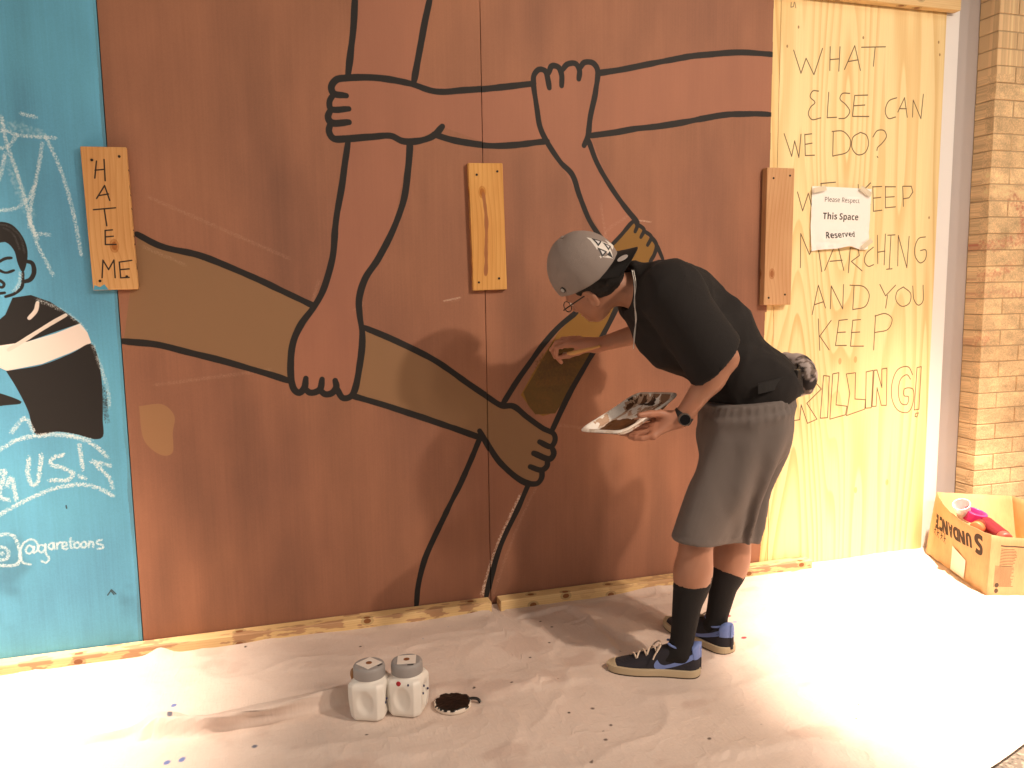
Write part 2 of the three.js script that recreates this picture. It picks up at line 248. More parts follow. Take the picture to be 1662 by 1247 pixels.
sheet('blue painted plywood board with a drawn figure in a striped shirt', -2.44, -1.22 - G, paint(1024, 2048, -2.44, 0, -1.22, sheetTop, (x, y) => { const b = blueBase(x, y), k = sstep(0.62, 0.8, fbm(x * 5 + 3, y * 5, 0, 4)) * 0.16 * sstep(.9, .1, y), d = x > -1.227 - .006 * noise(y * 9, 8) ? .3 * noise(y * 6, 4) : 0; return [mix(b[0] * (1 - k), 60, d), mix(b[1] * (1 - k), 62, d), mix(b[2] * (1 - k), 60, d)]; }, (g) => {
  const white = '#dfeaec';
  chalk(g, [[[-1.504,1.752],[-1.496,1.673],[-1.476,1.59],[-1.454,1.472],[-1.438,1.377],[-1.399,1.273]],[[-1.542,1.696],[-1.496,1.71],[-1.467,1.699],[-1.36,1.693]],[[-1.39,1.702],[-1.358,1.61],[-1.332,1.491],[-1.315,1.334]],[[-1.398,1.677],[-1.418,1.592],[-1.444,1.489],[-1.454,1.42]],[[-1.451,1.762],[-1.41,1.753]],[[-1.502,1.644],[-1.522,1.572],[-1.549,1.521]],[[-1.546,1.471],[-1.484,1.48],[-1.447,1.514],[-1.429,1.549]],[[-1.446,1.403],[-1.398,1.398]],[[-1.455,1.455],[-1.434,1.386]],[[-1.531,1.655],[-1.492,1.665],[-1.467,1.699]]], 0.011, white, .65);
  chalk(g, [[[-1.495,1.631],[-1.478,1.556],[-1.448,1.455]],[[-1.518,1.722],[-1.465,1.724],[-1.398,1.702]]], 0.03, white, .18);
  fill(g, [[[-1.557,1.428],[-1.533,1.437],[-1.503,1.43],[-1.476,1.395],[-1.465,1.352],[-1.471,1.308],[-1.483,1.282],[-1.494,1.309],[-1.502,1.352],[-1.523,1.376],[-1.561,1.369]]], INK);
  chalk(g, [[[-1.541,1.43],[-1.511,1.424],[-1.483,1.395],[-1.473,1.343]],[[-1.527,1.42],[-1.502,1.403],[-1.485,1.352]]], 0.006, '#5a5f60', .5);
  brush(g, [[[-1.472,1.317],[-1.455,1.311],[-1.452,1.282],[-1.464,1.261],[-1.48,1.255]]], .012, INK);
  brush(g, [[[-1.483,1.282],[-1.489,1.239],[-1.511,1.218],[-1.536,1.209]],[[-1.551,1.311],[-1.527,1.326],[-1.511,1.328]],[[-1.551,1.292],[-1.53,1.283],[-1.507,1.29]],[[-1.547,1.259],[-1.537,1.248],[-1.542,1.238],[-1.553,1.24]],[[-1.558,1.218],[-1.537,1.221]]], .008, INK);
  chalk(g, [[[-1.488,1.283],[-1.495,1.248],[-1.512,1.226]]], .012, white, .5);
  fill(g, [[[-1.59,1.111],[-1.541,1.153],[-1.517,1.205],[-1.466,1.213],[-1.413,1.19],[-1.368,1.153],[-1.334,1.121],[-1.404,1.097],[-1.485,1.068],[-1.596,1.037]]], INK, 1, false);
  fill(g, [[[-1.595,1.054],[-1.485,1.068],[-1.405,1.092],[-1.334,1.121],[-1.315,1.092],[-1.306,1.058],[-1.369,1.028],[-1.451,0.996],[-1.551,0.978],[-1.598,1.006]]], '#e9dcd2', 1, false);
  fill(g, [[[-1.553,0.978],[-1.452,0.993],[-1.365,1.027],[-1.306,1.055],[-1.291,1.016],[-1.285,0.957],[-1.285,0.893],[-1.29,0.81],[-1.295,0.75],[-1.316,0.745],[-1.372,0.765],[-1.428,0.777],[-1.484,0.771],[-1.502,0.85],[-1.528,0.923]]], INK);
  brush(g, [[[-1.542,1.044],[-1.484,1.08],[-1.435,1.111],[-1.373,1.149]],[[-1.476,1.141],[-1.456,1.164],[-1.449,1.188]]], .012, '#d8cdc2');
  fill(g, [[[-1.606,0.918],[-1.561,0.903],[-1.516,0.876],[-1.563,0.87],[-1.609,0.872]]], INK);
  chalk(g, [[[-1.452,1.199],[-1.399,1.172],[-1.353,1.14],[-1.32,1.099]],[[-1.303,1.053],[-1.284,0.975],[-1.268,0.901],[-1.269,0.846]],[[-1.485,0.769],[-1.412,0.77],[-1.325,0.742]]], .012, white, .5);
  chalk(g, [[[-1.281,0.874],[-1.279,0.8]],[[-1.281,0.911],[-1.28,0.846]]], .016, '#1a1d1f', .35);
  chalk(g, [[[-1.603,0.723],[-1.536,0.759],[-1.47,0.767],[-1.391,0.76],[-1.339,0.738],[-1.3,0.704],[-1.284,0.68]],[[-1.62,0.514],[-1.566,0.543],[-1.505,0.572],[-1.43,0.596],[-1.355,0.597],[-1.309,0.577],[-1.276,0.553]],[[-1.333,0.674],[-1.276,0.654]],[[-1.323,0.664],[-1.285,0.614],[-1.275,0.578]],[[-1.554,0.783],[-1.511,0.825],[-1.489,0.775]]], .013, white, .85);
  chalk(g, [[[-1.51,0.702],[-1.518,0.641],[-1.508,0.61],[-1.495,0.613],[-1.483,0.661],[-1.475,0.707]],[[-1.411,0.701],[-1.443,0.692],[-1.451,0.674],[-1.412,0.655],[-1.389,0.637],[-1.402,0.619],[-1.458,0.62]],[[-1.365,0.732],[-1.362,0.69],[-1.36,0.65]],[[-1.373,0.628],[-1.354,0.618]],[[-1.603,0.652],[-1.582,0.662],[-1.602,0.581],[-1.577,0.565]],[[-1.58,0.609],[-1.566,0.639],[-1.557,0.563]]], .013, white, 1);
  chalk(g, [[[-1.625,0.454],[-1.58,0.453],[-1.565,0.425],[-1.564,0.363],[-1.581,0.351],[-1.633,0.359]],[[-1.621,0.419],[-1.599,0.409],[-1.592,0.389],[-1.606,0.372],[-1.625,0.376]],[[-1.613,0.396],[-1.608,0.391]]], .011, white, .9);
  chalk(g, [[[-1.521,0.403],[-1.533,0.412],[-1.543,0.399],[-1.538,0.385],[-1.524,0.392],[-1.519,0.408],[-1.521,0.386],[-1.51,0.394],[-1.51,0.419],[-1.525,0.432],[-1.549,0.419],[-1.56,0.386],[-1.554,0.358],[-1.532,0.348]],[[-1.487,0.405],[-1.502,0.41],[-1.508,0.397],[-1.5,0.385],[-1.489,0.395],[-1.486,0.412],[-1.486,0.377],[-1.479,0.365],[-1.488,0.35],[-1.502,0.357]],[[-1.465,0.414],[-1.474,0.411],[-1.477,0.398],[-1.469,0.392],[-1.463,0.402],[-1.463,0.414],[-1.461,0.392]],[[-1.453,0.412],[-1.453,0.391]],[[-1.453,0.405],[-1.446,0.413],[-1.438,0.411]],[[-1.437,0.399],[-1.425,0.4],[-1.427,0.411],[-1.435,0.411],[-1.438,0.395],[-1.429,0.388],[-1.422,0.392]],[[-1.412,0.425],[-1.413,0.393],[-1.407,0.389]],[[-1.418,0.412],[-1.402,0.413]],[[-1.392,0.409],[-1.402,0.403],[-1.401,0.391],[-1.392,0.389],[-1.386,0.399],[-1.392,0.409]],[[-1.371,0.408],[-1.381,0.403],[-1.382,0.391],[-1.373,0.388],[-1.367,0.398],[-1.371,0.408]],[[-1.359,0.409],[-1.361,0.387]],[[-1.359,0.398],[-1.352,0.406],[-1.347,0.401],[-1.348,0.385]],[[-1.32,0.408],[-1.334,0.406],[-1.336,0.398],[-1.32,0.39],[-1.318,0.381],[-1.336,0.379]]], .0065, white, 1.2);
  pen(g, [[[-1.316,0.218],[-1.303,0.235],[-1.291,0.219]],[[-1.306,0.233],[-1.297,0.218]],[[-1.417,0.533],[-1.416,0.524]]], .004, '#27404a');
}));
const rawX = 2.026;
const rawMap = paint(1024, 2048, 1.22, 0, rawX, sheetTop, (x, y) => { const p = pine(x, y, 5.1, [246, 222, 166]), e = sstep(1.93, 2.02, x) * 26 * fbm(x * 3, y * 2, 0, 2); return [p[0] - e, p[1] - e * 1.1, p[2] - e * 1.1]; }, (g) => {
  const c = '#5a412c', w = .0037;
  pen(g, [[[1.281,2.133],[1.318,2.047],[1.34,2.106],[1.379,2.045],[1.416,2.149]],[[1.452,2.158],[1.454,2.066]],[[1.499,2.161],[1.497,2.066]],[[1.453,2.108],[1.498,2.114]],[[1.524,2.074],[1.57,2.17],[1.602,2.075]],[[1.54,2.106],[1.589,2.116]],[[1.603,2.166],[1.721,2.176]],[[1.67,2.171],[1.665,2.096]]], w, c);
  pen(g, [[[1.403,1.983],[1.376,1.982],[1.364,1.959],[1.388,1.938],[1.368,1.919],[1.358,1.892],[1.375,1.871],[1.418,1.879]],[[1.554,1.982],[1.517,1.979],[1.507,1.958],[1.536,1.937],[1.557,1.911],[1.538,1.885],[1.505,1.88]],[[1.788,1.977],[1.748,1.961],[1.733,1.919],[1.75,1.892],[1.786,1.899]]], w, c, true);
  pen(g, [[[1.452,1.981],[1.448,1.881],[1.494,1.885]],[[1.578,1.975],[1.571,1.892],[1.652,1.895]],[[1.578,1.975],[1.642,1.98]],[[1.575,1.934],[1.63,1.94]],[[1.797,1.92],[1.828,1.979],[1.846,1.901]],[[1.808,1.934],[1.84,1.935]],[[1.873,1.903],[1.873,1.972],[1.917,1.898],[1.924,1.998]]], w, c);
  pen(g, [[[1.247,1.81],[1.285,1.723],[1.297,1.784],[1.319,1.72],[1.326,1.811]],[[1.344,1.812],[1.349,1.728],[1.393,1.731]],[[1.344,1.81],[1.377,1.815]],[[1.346,1.772],[1.38,1.778]],[[1.48,1.826],[1.481,1.732]]], w, c);
  pen(g, [[[1.474,1.828],[1.529,1.83],[1.566,1.794],[1.555,1.752],[1.481,1.73]],[[1.613,1.83],[1.577,1.808],[1.574,1.767],[1.602,1.74],[1.639,1.749],[1.655,1.783],[1.644,1.819],[1.613,1.83]],[[1.676,1.814],[1.697,1.84],[1.732,1.841],[1.744,1.819],[1.723,1.79],[1.701,1.771],[1.699,1.76]],[[1.701,1.736],[1.705,1.732]]], w, c, true);
  pen(g, [[[1.317,1.583],[1.344,1.508],[1.369,1.579],[1.393,1.511],[1.412,1.589]],[[1.427,1.619],[1.499,1.626]],[[1.429,1.619],[1.43,1.535]],[[1.611,1.619],[1.62,1.538]],[[1.673,1.627],[1.624,1.584],[1.677,1.539]],[[1.685,1.613],[1.693,1.511],[1.736,1.516]],[[1.685,1.611],[1.731,1.614]],[[1.69,1.565],[1.728,1.569]],[[1.749,1.615],[1.753,1.526],[1.805,1.531]],[[1.749,1.613],[1.801,1.614]],[[1.751,1.57],[1.797,1.573]],[[1.846,1.534],[1.838,1.617],[1.883,1.618],[1.892,1.594],[1.874,1.57],[1.845,1.565]]], w, c);
  pen(g, [[[1.341,1.279],[1.338,1.417],[1.383,1.332],[1.416,1.397],[1.446,1.262]],[[1.46,1.267],[1.514,1.388],[1.555,1.266]],[[1.484,1.304],[1.545,1.308]],[[1.578,1.256],[1.583,1.36],[1.623,1.355],[1.63,1.327],[1.591,1.303],[1.647,1.263]],[[1.718,1.412],[1.726,1.293]],[[1.759,1.417],[1.759,1.288]],[[1.725,1.341],[1.76,1.346]],[[1.788,1.412],[1.786,1.271]],[[1.771,1.412],[1.809,1.414]],[[1.772,1.269],[1.801,1.271]],[[1.83,1.283],[1.826,1.412],[1.878,1.275],[1.883,1.408]]], w, c);
  pen(g, [[[1.7,1.362],[1.666,1.336],[1.657,1.303],[1.678,1.282],[1.705,1.289]],[[1.97,1.406],[1.934,1.399],[1.916,1.36],[1.921,1.321],[1.949,1.295],[1.975,1.311],[1.975,1.35],[1.946,1.348]]], w, c, true);
  pen(g, [[[1.405,1.085],[1.431,1.206],[1.47,1.111]],[[1.417,1.126],[1.459,1.137]],[[1.494,1.107],[1.495,1.202],[1.556,1.105],[1.556,1.207]],[[1.609,1.2],[1.607,1.101]],[[1.741,1.205],[1.773,1.156],[1.823,1.201]],[[1.783,1.158],[1.776,1.104]],[[1.436,1.066],[1.448,0.934]],[[1.5,1.058],[1.446,0.994],[1.495,0.934]],[[1.539,1.057],[1.526,0.951],[1.581,0.95]],[[1.539,1.057],[1.582,1.06]],[[1.533,1.006],[1.574,1.007]],[[1.609,1.056],[1.602,0.946],[1.669,0.944]],[[1.609,1.056],[1.649,1.058]],[[1.604,1.004],[1.647,1.005]],[[1.725,1.074],[1.722,0.926]]], w, c);
  pen(g, [[[1.588,1.204],[1.66,1.196],[1.688,1.163],[1.672,1.115],[1.607,1.101]],[[1.864,1.193],[1.832,1.173],[1.829,1.136],[1.861,1.11],[1.9,1.123],[1.905,1.163],[1.864,1.193]],[[1.914,1.196],[1.925,1.135],[1.949,1.113],[1.971,1.127],[1.969,1.199]],[[1.722,1.071],[1.777,1.08],[1.812,1.057],[1.795,1.014],[1.723,1]]], w, c, true);
  pen(g, [[[1.331,0.736],[1.331,0.642],[1.359,0.644],[1.364,0.707],[1.398,0.626],[1.445,0.641],[1.392,0.712],[1.462,0.769],[1.41,0.82],[1.362,0.774],[1.331,0.736]],[[1.471,0.826],[1.5,0.822],[1.498,0.644],[1.461,0.644],[1.471,0.826]],[[1.517,0.831],[1.548,0.835],[1.539,0.697],[1.595,0.688],[1.589,0.651],[1.51,0.637],[1.517,0.831]],[[1.586,0.828],[1.633,0.831],[1.635,0.717],[1.69,0.711],[1.688,0.67],[1.594,0.647],[1.607,0.743],[1.586,0.828]],[[1.688,0.832],[1.724,0.837],[1.722,0.674],[1.692,0.674],[1.688,0.832]],[[1.729,0.837],[1.744,0.838],[1.773,0.76],[1.769,0.841],[1.796,0.844],[1.801,0.68],[1.774,0.682],[1.748,0.761],[1.747,0.679],[1.726,0.68],[1.729,0.837]],[[1.957,0.839],[1.98,0.843],[1.978,0.653],[1.952,0.651],[1.957,0.839]],[[1.961,0.635],[1.976,0.637],[1.969,0.619],[1.958,0.622],[1.961,0.635]]], w, c);
  pen(g, [[[1.935,0.809],[1.91,0.844],[1.857,0.837],[1.829,0.788],[1.83,0.706],[1.867,0.653],[1.921,0.644],[1.945,0.687],[1.939,0.745],[1.893,0.747],[1.894,0.718],[1.918,0.712],[1.912,0.679],[1.881,0.684],[1.863,0.73],[1.872,0.793],[1.905,0.81],[1.924,0.79]]], w, c, true);
  pen(g, [[[1.264,2.312],[1.263,2.294],[1.275,2.297],[1.278,2.314]],[[1.281,2.313],[1.286,2.293]]], .003, '#7a6a52');
  for (const [x, y] of [[[1.251,2.146],[1.301,2.222],[2,2.163],[1.991,2.213],[1.984,1.488],[1.61,2.204]]][0]) { g.fillStyle = '#8a6238'; g.globalAlpha = .7; g.beginPath(); g.ellipse(x, y, .004, .006, 0, 0, 7); g.fill(); }
  for (const [x, y] of [[[1.551,0.884],[1.63,0.888],[1.822,0.335],[1.656,0.314]]][0]) { g.fillStyle = '#b98a52'; g.globalAlpha = .5; g.beginPath(); g.ellipse(x, y, .008, .014, 0, 0, 7); g.fill(); }
  g.globalAlpha = 1;
});
sheet('bare pine plywood board written over with a protest slogan', 1.22 + G, rawX, rawMap, -0.001);

// short planks screwed over the joints, skirting timbers at the foot, header timber
function plank(label, w, h, d, pos, roll, s, tone, draw, group) {
  const map = paint(256, Math.round(256 * Math.min(6, h / w)), -w / 2, -h / 2, w / 2, h / 2, (x, y) => {
    const knot = Math.hypot((x - (hash3(s * 10 | 0, 1, 1) - .4) * .6 * w) * 1.6, y - (hash3(s * 10 | 0, 2, 1) - .5) * .6 * h), r = (x + .01 * Math.sin(y * 7 + s) + .02 * fbm(x * 8, y * 2 + s, 0, 2)) * 60 + .25 / (knot * 8 + .12), k = r - Math.floor(r), f = noise(x * 500, y * 12 + s) - .5, b = fbm(x * 9 + s, y * 4, 0, 3) - .5;
    const dd = .5 * Math.pow(k, 4) + .3 * f - b * .8 + (knot < .013 ? 1.7 : knot < .022 ? .8 : 0); return [tone[0] - 26 * dd, tone[1] - 34 * dd, tone[2] - 34 * dd];
  }, draw);
  const t = thing('wood_plank', label, 'plank', pos, group), q = new THREE.Group();
  t.rotation.z = roll;
  part('board', boxUV(w, h, d), std({ map, roughness: .75, bumpMap: map, bumpScale: .0008 }), t).position.z = d / 2;
  for (const [sx, sy] of [[-1, 1], [1, 1], [-1, -1], [1, -1]]) { const n = part('screw', new THREE.CylinderGeometry(.0042, .0042, .002, 12).rotateX(Math.PI / 2), std({ color: 0x2c211a, metalness: .4, roughness: .6 }), t); n.position.set(sx * w * .3 + .004 * sy, sy * (h / 2 - .035) + .006 * sx, d + .0006); }
  return t;
}
const HM = [[[-1.251,1.626],[-1.26,1.574]],[[-1.229,1.631],[-1.231,1.566]],[[-1.257,1.598],[-1.231,1.601]],[[-1.26,1.511],[-1.234,1.551],[-1.223,1.505]],[[-1.252,1.52],[-1.225,1.525]],[[-1.272,1.476],[-1.208,1.482]],[[-1.241,1.479],[-1.238,1.426]],[[-1.244,1.411],[-1.247,1.367],[-1.216,1.367]],[[-1.244,1.411],[-1.223,1.413]],[[-1.245,1.391],[-1.222,1.393]],[[-1.265,1.263],[-1.258,1.318],[-1.244,1.288],[-1.226,1.318],[-1.227,1.262]],[[-1.211,1.311],[-1.211,1.261],[-1.186,1.262]],[[-1.211,1.311],[-1.174,1.316]],[[-1.211,1.287],[-1.184,1.289]]];
const hmAt = [-1.224, 1.447];
plank('short pine plank lettered HATE ME over the joint of blue and brown boards', .131, .443, .02, [hmAt[0], hmAt[1], .002], .014, 1.7, [206, 156, 98], (g) => {
  pen(g, HM.map((l) => l.map(([x, y]) => [(x - hmAt[0]) * .99 + .004, (y - hmAt[1]) * .99])), .0042, '#2a1c12');
  g.fillStyle = '#4b98b8'; g.beginPath(); g.moveTo(-.066, -.222); g.lineTo(-.06, -.205); g.lineTo(-.045, -.212); g.lineTo(-.032, -.203); g.lineTo(-.02, -.222); g.fill();
});
plank('unmarked pine plank between the two brown boards', .127, .449, .02, [.009, 1.431, .002], .022, 4.4, [214, 160, 88], (g) => { g.globalAlpha = .5; brush(g, [[[-.012, .12], [-.004, .03], [-.012, -.1], [-.016, -.17]]], .014, '#9a6038', .3, .45); });
plank('tan pine plank over the joint of the brown board and bare plywood', .126, .541, .034, [1.212, 1.4, .002], -.003, 8.2, [196, 152, 108]);

function timber(label, x0, x1, z, h, d, turn, s, smear, y = 0) {
  const L = x1 - x0, map = paint(2048, 128, 0, 0, L, h, (x, yy) => {
    const r = (yy + .012 * fbm(x * 2 + s, yy * 5, 0, 3)) * 120, k = r - Math.floor(r), f = noise(x * 14, yy * 600 + s) - .5, b = fbm(x * 3 + s, yy * 12, 0, 3) - .5, dd = .45 * Math.pow(k, 4) + .3 * f - .7 * b;
    let c = [224 - 26 * dd, 192 - 34 * dd, 138 - 36 * dd];
    for (let i = 0; i < 7; i++) { const kx = L * (i + .2 + .7 * hash3(i, s | 0, 3)) / 7, ky = h * (.2 + .6 * hash3(i, s | 0, 9)), q = Math.hypot((x - kx) * .7, yy - ky); if (q < .009) c = [134, 84, 44]; else if (q < .016) c = c.map((v) => v * .86); }
    const e = smear * sstep(.56, .62, fbm(x * 14 + s * 3, yy * 50, 0, 4) + .16 * sstep(h * .45, h, yy) - .08) * sstep(0, 1.2, x); return [mix(c[0], 140, e * .8), mix(c[1], 92, e * .8), mix(c[2], 72, e * .8)];
  });
  const g = boxUV(L, h, d, .005), o = solo('skirting_timber', g, std({ map, roughness: .7, bumpMap: map, bumpScale: .001 }), label, 'timber');
  o.position.set((x0 + x1) / 2, y + h / 2, z + d / 2); o.rotation.y = turn; return o;
}
timber('long pine timber on the floor below the blue and left brown boards', -2.7, -.012, .003, .047, .056, -.002, 2.2, .6);
timber('shorter paint-chipped timber on the floor behind the painter', .02, 1.4, .004, .047, .058, .004, 6.1, .75);
timber('pine header timber above the bare plywood board', 1.17, 2.06, .002, .11, .038, 0, 9.4, 0, 2.332).name = 'header_timber';

// crumpled paper notice
{
  const c = document.createElement('canvas'); c.width = 512; c.height = 424; const g = c.getContext('2d');
  g.fillStyle = '#f4f1ec'; g.fillRect(0, 0, 512, 424); g.fillStyle = '#2b211c'; g.textAlign = 'center';
  g.font = '46px sans-serif'; g.fillText('Please Respect', 258, 104); g.font = 'bold 62px sans-serif'; g.fillText('This Space', 254, 226); g.font = 'bold 58px sans-serif'; g.fillText('Reserved', 250, 352);
  g.fillStyle = 'rgba(250,248,244,.75)'; g.fillRect(300, 60, 110, 22);
  const w = .29, h = .245, pg = new THREE.PlaneGeometry(w, h, 70, 60), p = pg.attributes.position;
  for (let i = 0; i < p.count; i++) {
    const x = p.getX(i), y = p.getY(i), e = Math.abs(Math.abs(x) / w * 2), b = sstep(-.02, -.12, y);
    const ridge = Math.abs(noise(x * 22 + 3, y * 26) - .5) * (.004 + .018 * b) + Math.abs(noise(x * 50, y * 55 + 8) - .5) * (.001 + .004 * b);
    p.setZ(i, .004 + ridge + .016 * b * Math.pow(Math.sin(x * 26 + 1) * .5 + .5, 2) + .004 * (1 - e)); p.setY(i, y + .006 * Math.sin(x * 40) * b - .02 * b * sstep(.08, .14, -x * .6 + .06));
    p.setX(i, x * (1 - .04 * b));
  }
  pg.computeVertexNormals();
  const t = thing('paper_notice', 'crumpled white paper notice reading Please Respect This Space Reserved', 'notice', [1.527, 1.482, 0]);
  const pp = part('sheet', pg, std({ map: texture(c), roughness: .7, side: THREE.DoubleSide }), t); pp.rotation.z = -.02;
  for (const [x, y, r] of [[-.115, .112, .2], [.11, .108, -.5], [.125, -.108, .6]]) { const q = part('tape', new THREE.BoxGeometry(.06, .02, .0008), std({ color: 0xe9dfc6, transparent: true, opacity: .75, roughness: .3 }), t); q.position.set(x, y, .017); q.rotation.z = r; }
}
// pale metal door frame beside the boards
{
  const t = thing('metal_frame', 'white and grey metal frame upright between plywood and brick', 'door frame', [2.1, 0, -.07]);
  const a = std({ color: 0xeeebe8, roughness: .45, metalness: .1 }), b = std({ color: 0xb9b3b2, roughness: .5, metalness: 0 });
  part('face', new RoundedBoxGeometry(.075, 2.9, .09, 2, .004).translate(-.036, 1.45, .02), a, t);
  part('jamb', new THREE.BoxGeometry(.4, 2.9, .03).translate(.22, 1.45, -.02), b, t);
}
// brick pier, each brick its own piece
{
  const X0 = 2.275, X1 = 3.7, Z = -.03, D = .1, rh = .071, t = thing('brick_pier', 'tan brick pier with faint pink graffiti at the right edge', 'wall', [X0, 0, -.2]);
  const map = paint(1024, 1536, X0, 0, X0 + 1.4, 2.1, (x, y) => { const a = fbm(x * 16, y * 30, 0, 4) - .5, s = noise(x * 300, y * 300) - .5, b = fbm(x * 5 + 2, y * 5, 0, 2) - .5, k = 1 + .3 * a + .18 * s + .2 * b; return [238 * k, 206 * k, 162 * (k - .02)]; }, (g) => {
    g.globalCompositeOperation = 'source-over'; const c = '#c26a58';
    for (const l of [[[2.399,1.579],[2.447,1.545],[2.477,1.491],[2.469,1.431],[2.525,1.391]],[[2.211,1.35],[2.306,1.365],[2.407,1.385],[2.516,1.401]]]) chalk(g, [l], .05, c, .3);
    for (const l of [[[2.262,1.141],[2.357,1.174],[2.441,1.151],[2.536,1.149]],[[2.193,0.971],[2.276,0.929],[2.306,0.967]],[[2.288,1.223],[2.351,1.248],[2.431,1.286]]]) chalk(g, [l], .045, c, .22);
  });
  const mats = [0, 1, 2, 3].map((i) => std({ map, color: new THREE.Color().setHSL(.07, .12, .86 + .035 * i), roughness: .9, bumpMap: map, bumpScale: .004 }));
  part('mortar', new THREE.BoxGeometry(X1 - X0 - .02, 3, .25).translate((X1 - X0) / 2 - .006, 1.5, .1015), std({ color: 0xc4aa88, roughness: .95 }), t);
  for (let r = 0; r < 38; r++) for (let k = -1; k < 5; k++) {
    const off = r % 2 ? .108 : 0; let x0 = X0 + k * .216 + off, x1 = x0 + .2115; x0 = Math.max(x0, X0); if (x1 - x0 < .04 || x0 > X0 + .9) continue;
    const w = x1 - x0, g = new RoundedBoxGeometry(w, rh - .0045, D, 1, .0025), cx = (x0 + x1) / 2 + (hash3(r, k, 1) - .5) * .0015, cy = (r + .5) * rh, cz = Z - D / 2 + D * .5 * 0 + (hash3(r, k, 5) - .5) * .003, p = g.attributes.position, n = g.attributes.normal, uv = g.attributes.uv;
    for (let i = 0; i < p.count; i++) uv.setXY(i, (cx + p.getX(i) + (Math.abs(n.getX(i)) > .5 ? p.getZ(i) : 0) - X0) / 1.4, (cy + p.getY(i)) / 2.1);
    const b = part('brick', g, mats[Math.floor(hash3(r, k, 2) * 4)], t); b.position.set(cx - X0, cy, cz + .2 + .06);
  }
}
// ---------------------------------------------------------------- drop cloth
const folds = [[[[[-1.099,0.581],[-0.975,0.598],[-0.85,0.578],[-0.718,0.567],[-0.57,0.546]]][0], .05, .04], [[[[-1.379,0.55],[-1.261,0.56],[-1.184,0.553],[-1.067,0.541]]][0], .024, .03], [[[[-0.496,0.48],[-0.387,0.537],[-0.239,0.665],[-0.047,0.628]]][0], .010, .06], [[[[-0.758,0.285],[-0.56,0.328],[-0.339,0.257],[-0.094,0.26]]][0], .003, .05], [[[[0.11,0.141],[0.275,0.11],[0.298,0.26],[0.293,0.507]]][0], .012, .03], [[[[0.298,0.26],[0.368,0.438],[0.535,0.444]]][0], .011, .05], [[[[0.482,0.7],[0.544,0.839],[0.661,0.82]]][0], .007, .05], [[[[-0.026,0.651],[0.14,0.648],[0.266,0.803],[0.484,0.838]]][0], .006, .06], [[[[1.156,0.465],[1.322,0.577],[1.606,0.56]]][0], .014, .07], [[[[0.78,0.646],[0.98,0.689],[1.149,0.836]]][0], .012, .05], [[[[0.349,1.146],[0.527,1.148],[0.674,1.252]]][0], .01, .05], [[[[-1.598,0.178],[-1.377,0.189],[-1.149,0.326]]][0], .010, .07], [[[[-1.007,0.702],[-0.766,0.75],[-0.449,0.898]]][0], .007, .06]];
const seg = (x, z, l) => { let d = 9, sd = 0; for (let i = 1; i < l.length; i++) { const a = l[i - 1], b = l[i], dx = b[0] - a[0], dz = b[1] - a[1], t = clamp(((x - a[0]) * dx + (z - a[1]) * dz) / (dx * dx + dz * dz)), ex = x - a[0] - dx * t, ez = z - a[1] - dz * t, q = Math.hypot(ex, ez); if (q < d) { d = q; sd = ez > 0 ? q : -q; } } return [d, sd, l]; };
const flats = [[-.525, .64, .14], [-.42, .655, .14], [-.3, .677, .12], [.35, .665, .2], [.6, .48, .22], [.5, .7, .2]];
const frontEdge = (x) => 1.375 - .225 * (x - .9) + .012 * Math.sin(x * 9);
function clothY(x, z) {
  let y = .006 + .008 * (fbm(x * 1.6 + 3, z * 1.6, 0, 3) - .35) + .006 * Math.pow(1 - Math.abs(2 * fbm(x * 2.2 + 9 + z, z * 2.7 - x * .7, 0, 2) - 1), 11) + .004 * Math.pow(1 - Math.abs(2 * fbm(x * 4.1 - z * 2, z * 3.3 + x * 1.9 + 30, 0, 2) - 1), 14) + .0022 * (fbm(x * 13, z * 15, 0, 3) - .5);
  for (const [l, h, w] of folds) { const [d, sd] = seg(x, z, l); const q = sd > 0 ? d / (w * .35) : d / (w * 1.3); y += h * Math.exp(-q * q); }
  let k = 1; for (const [fx_, fz, r] of flats) k = Math.min(k, sstep(r * .55, r, Math.hypot(x - fx_, z - fz)));
  y = mix(.004, y, k);
  return Math.max(.0025, y * sstep(0, .05, frontEdge(x) - z));
}
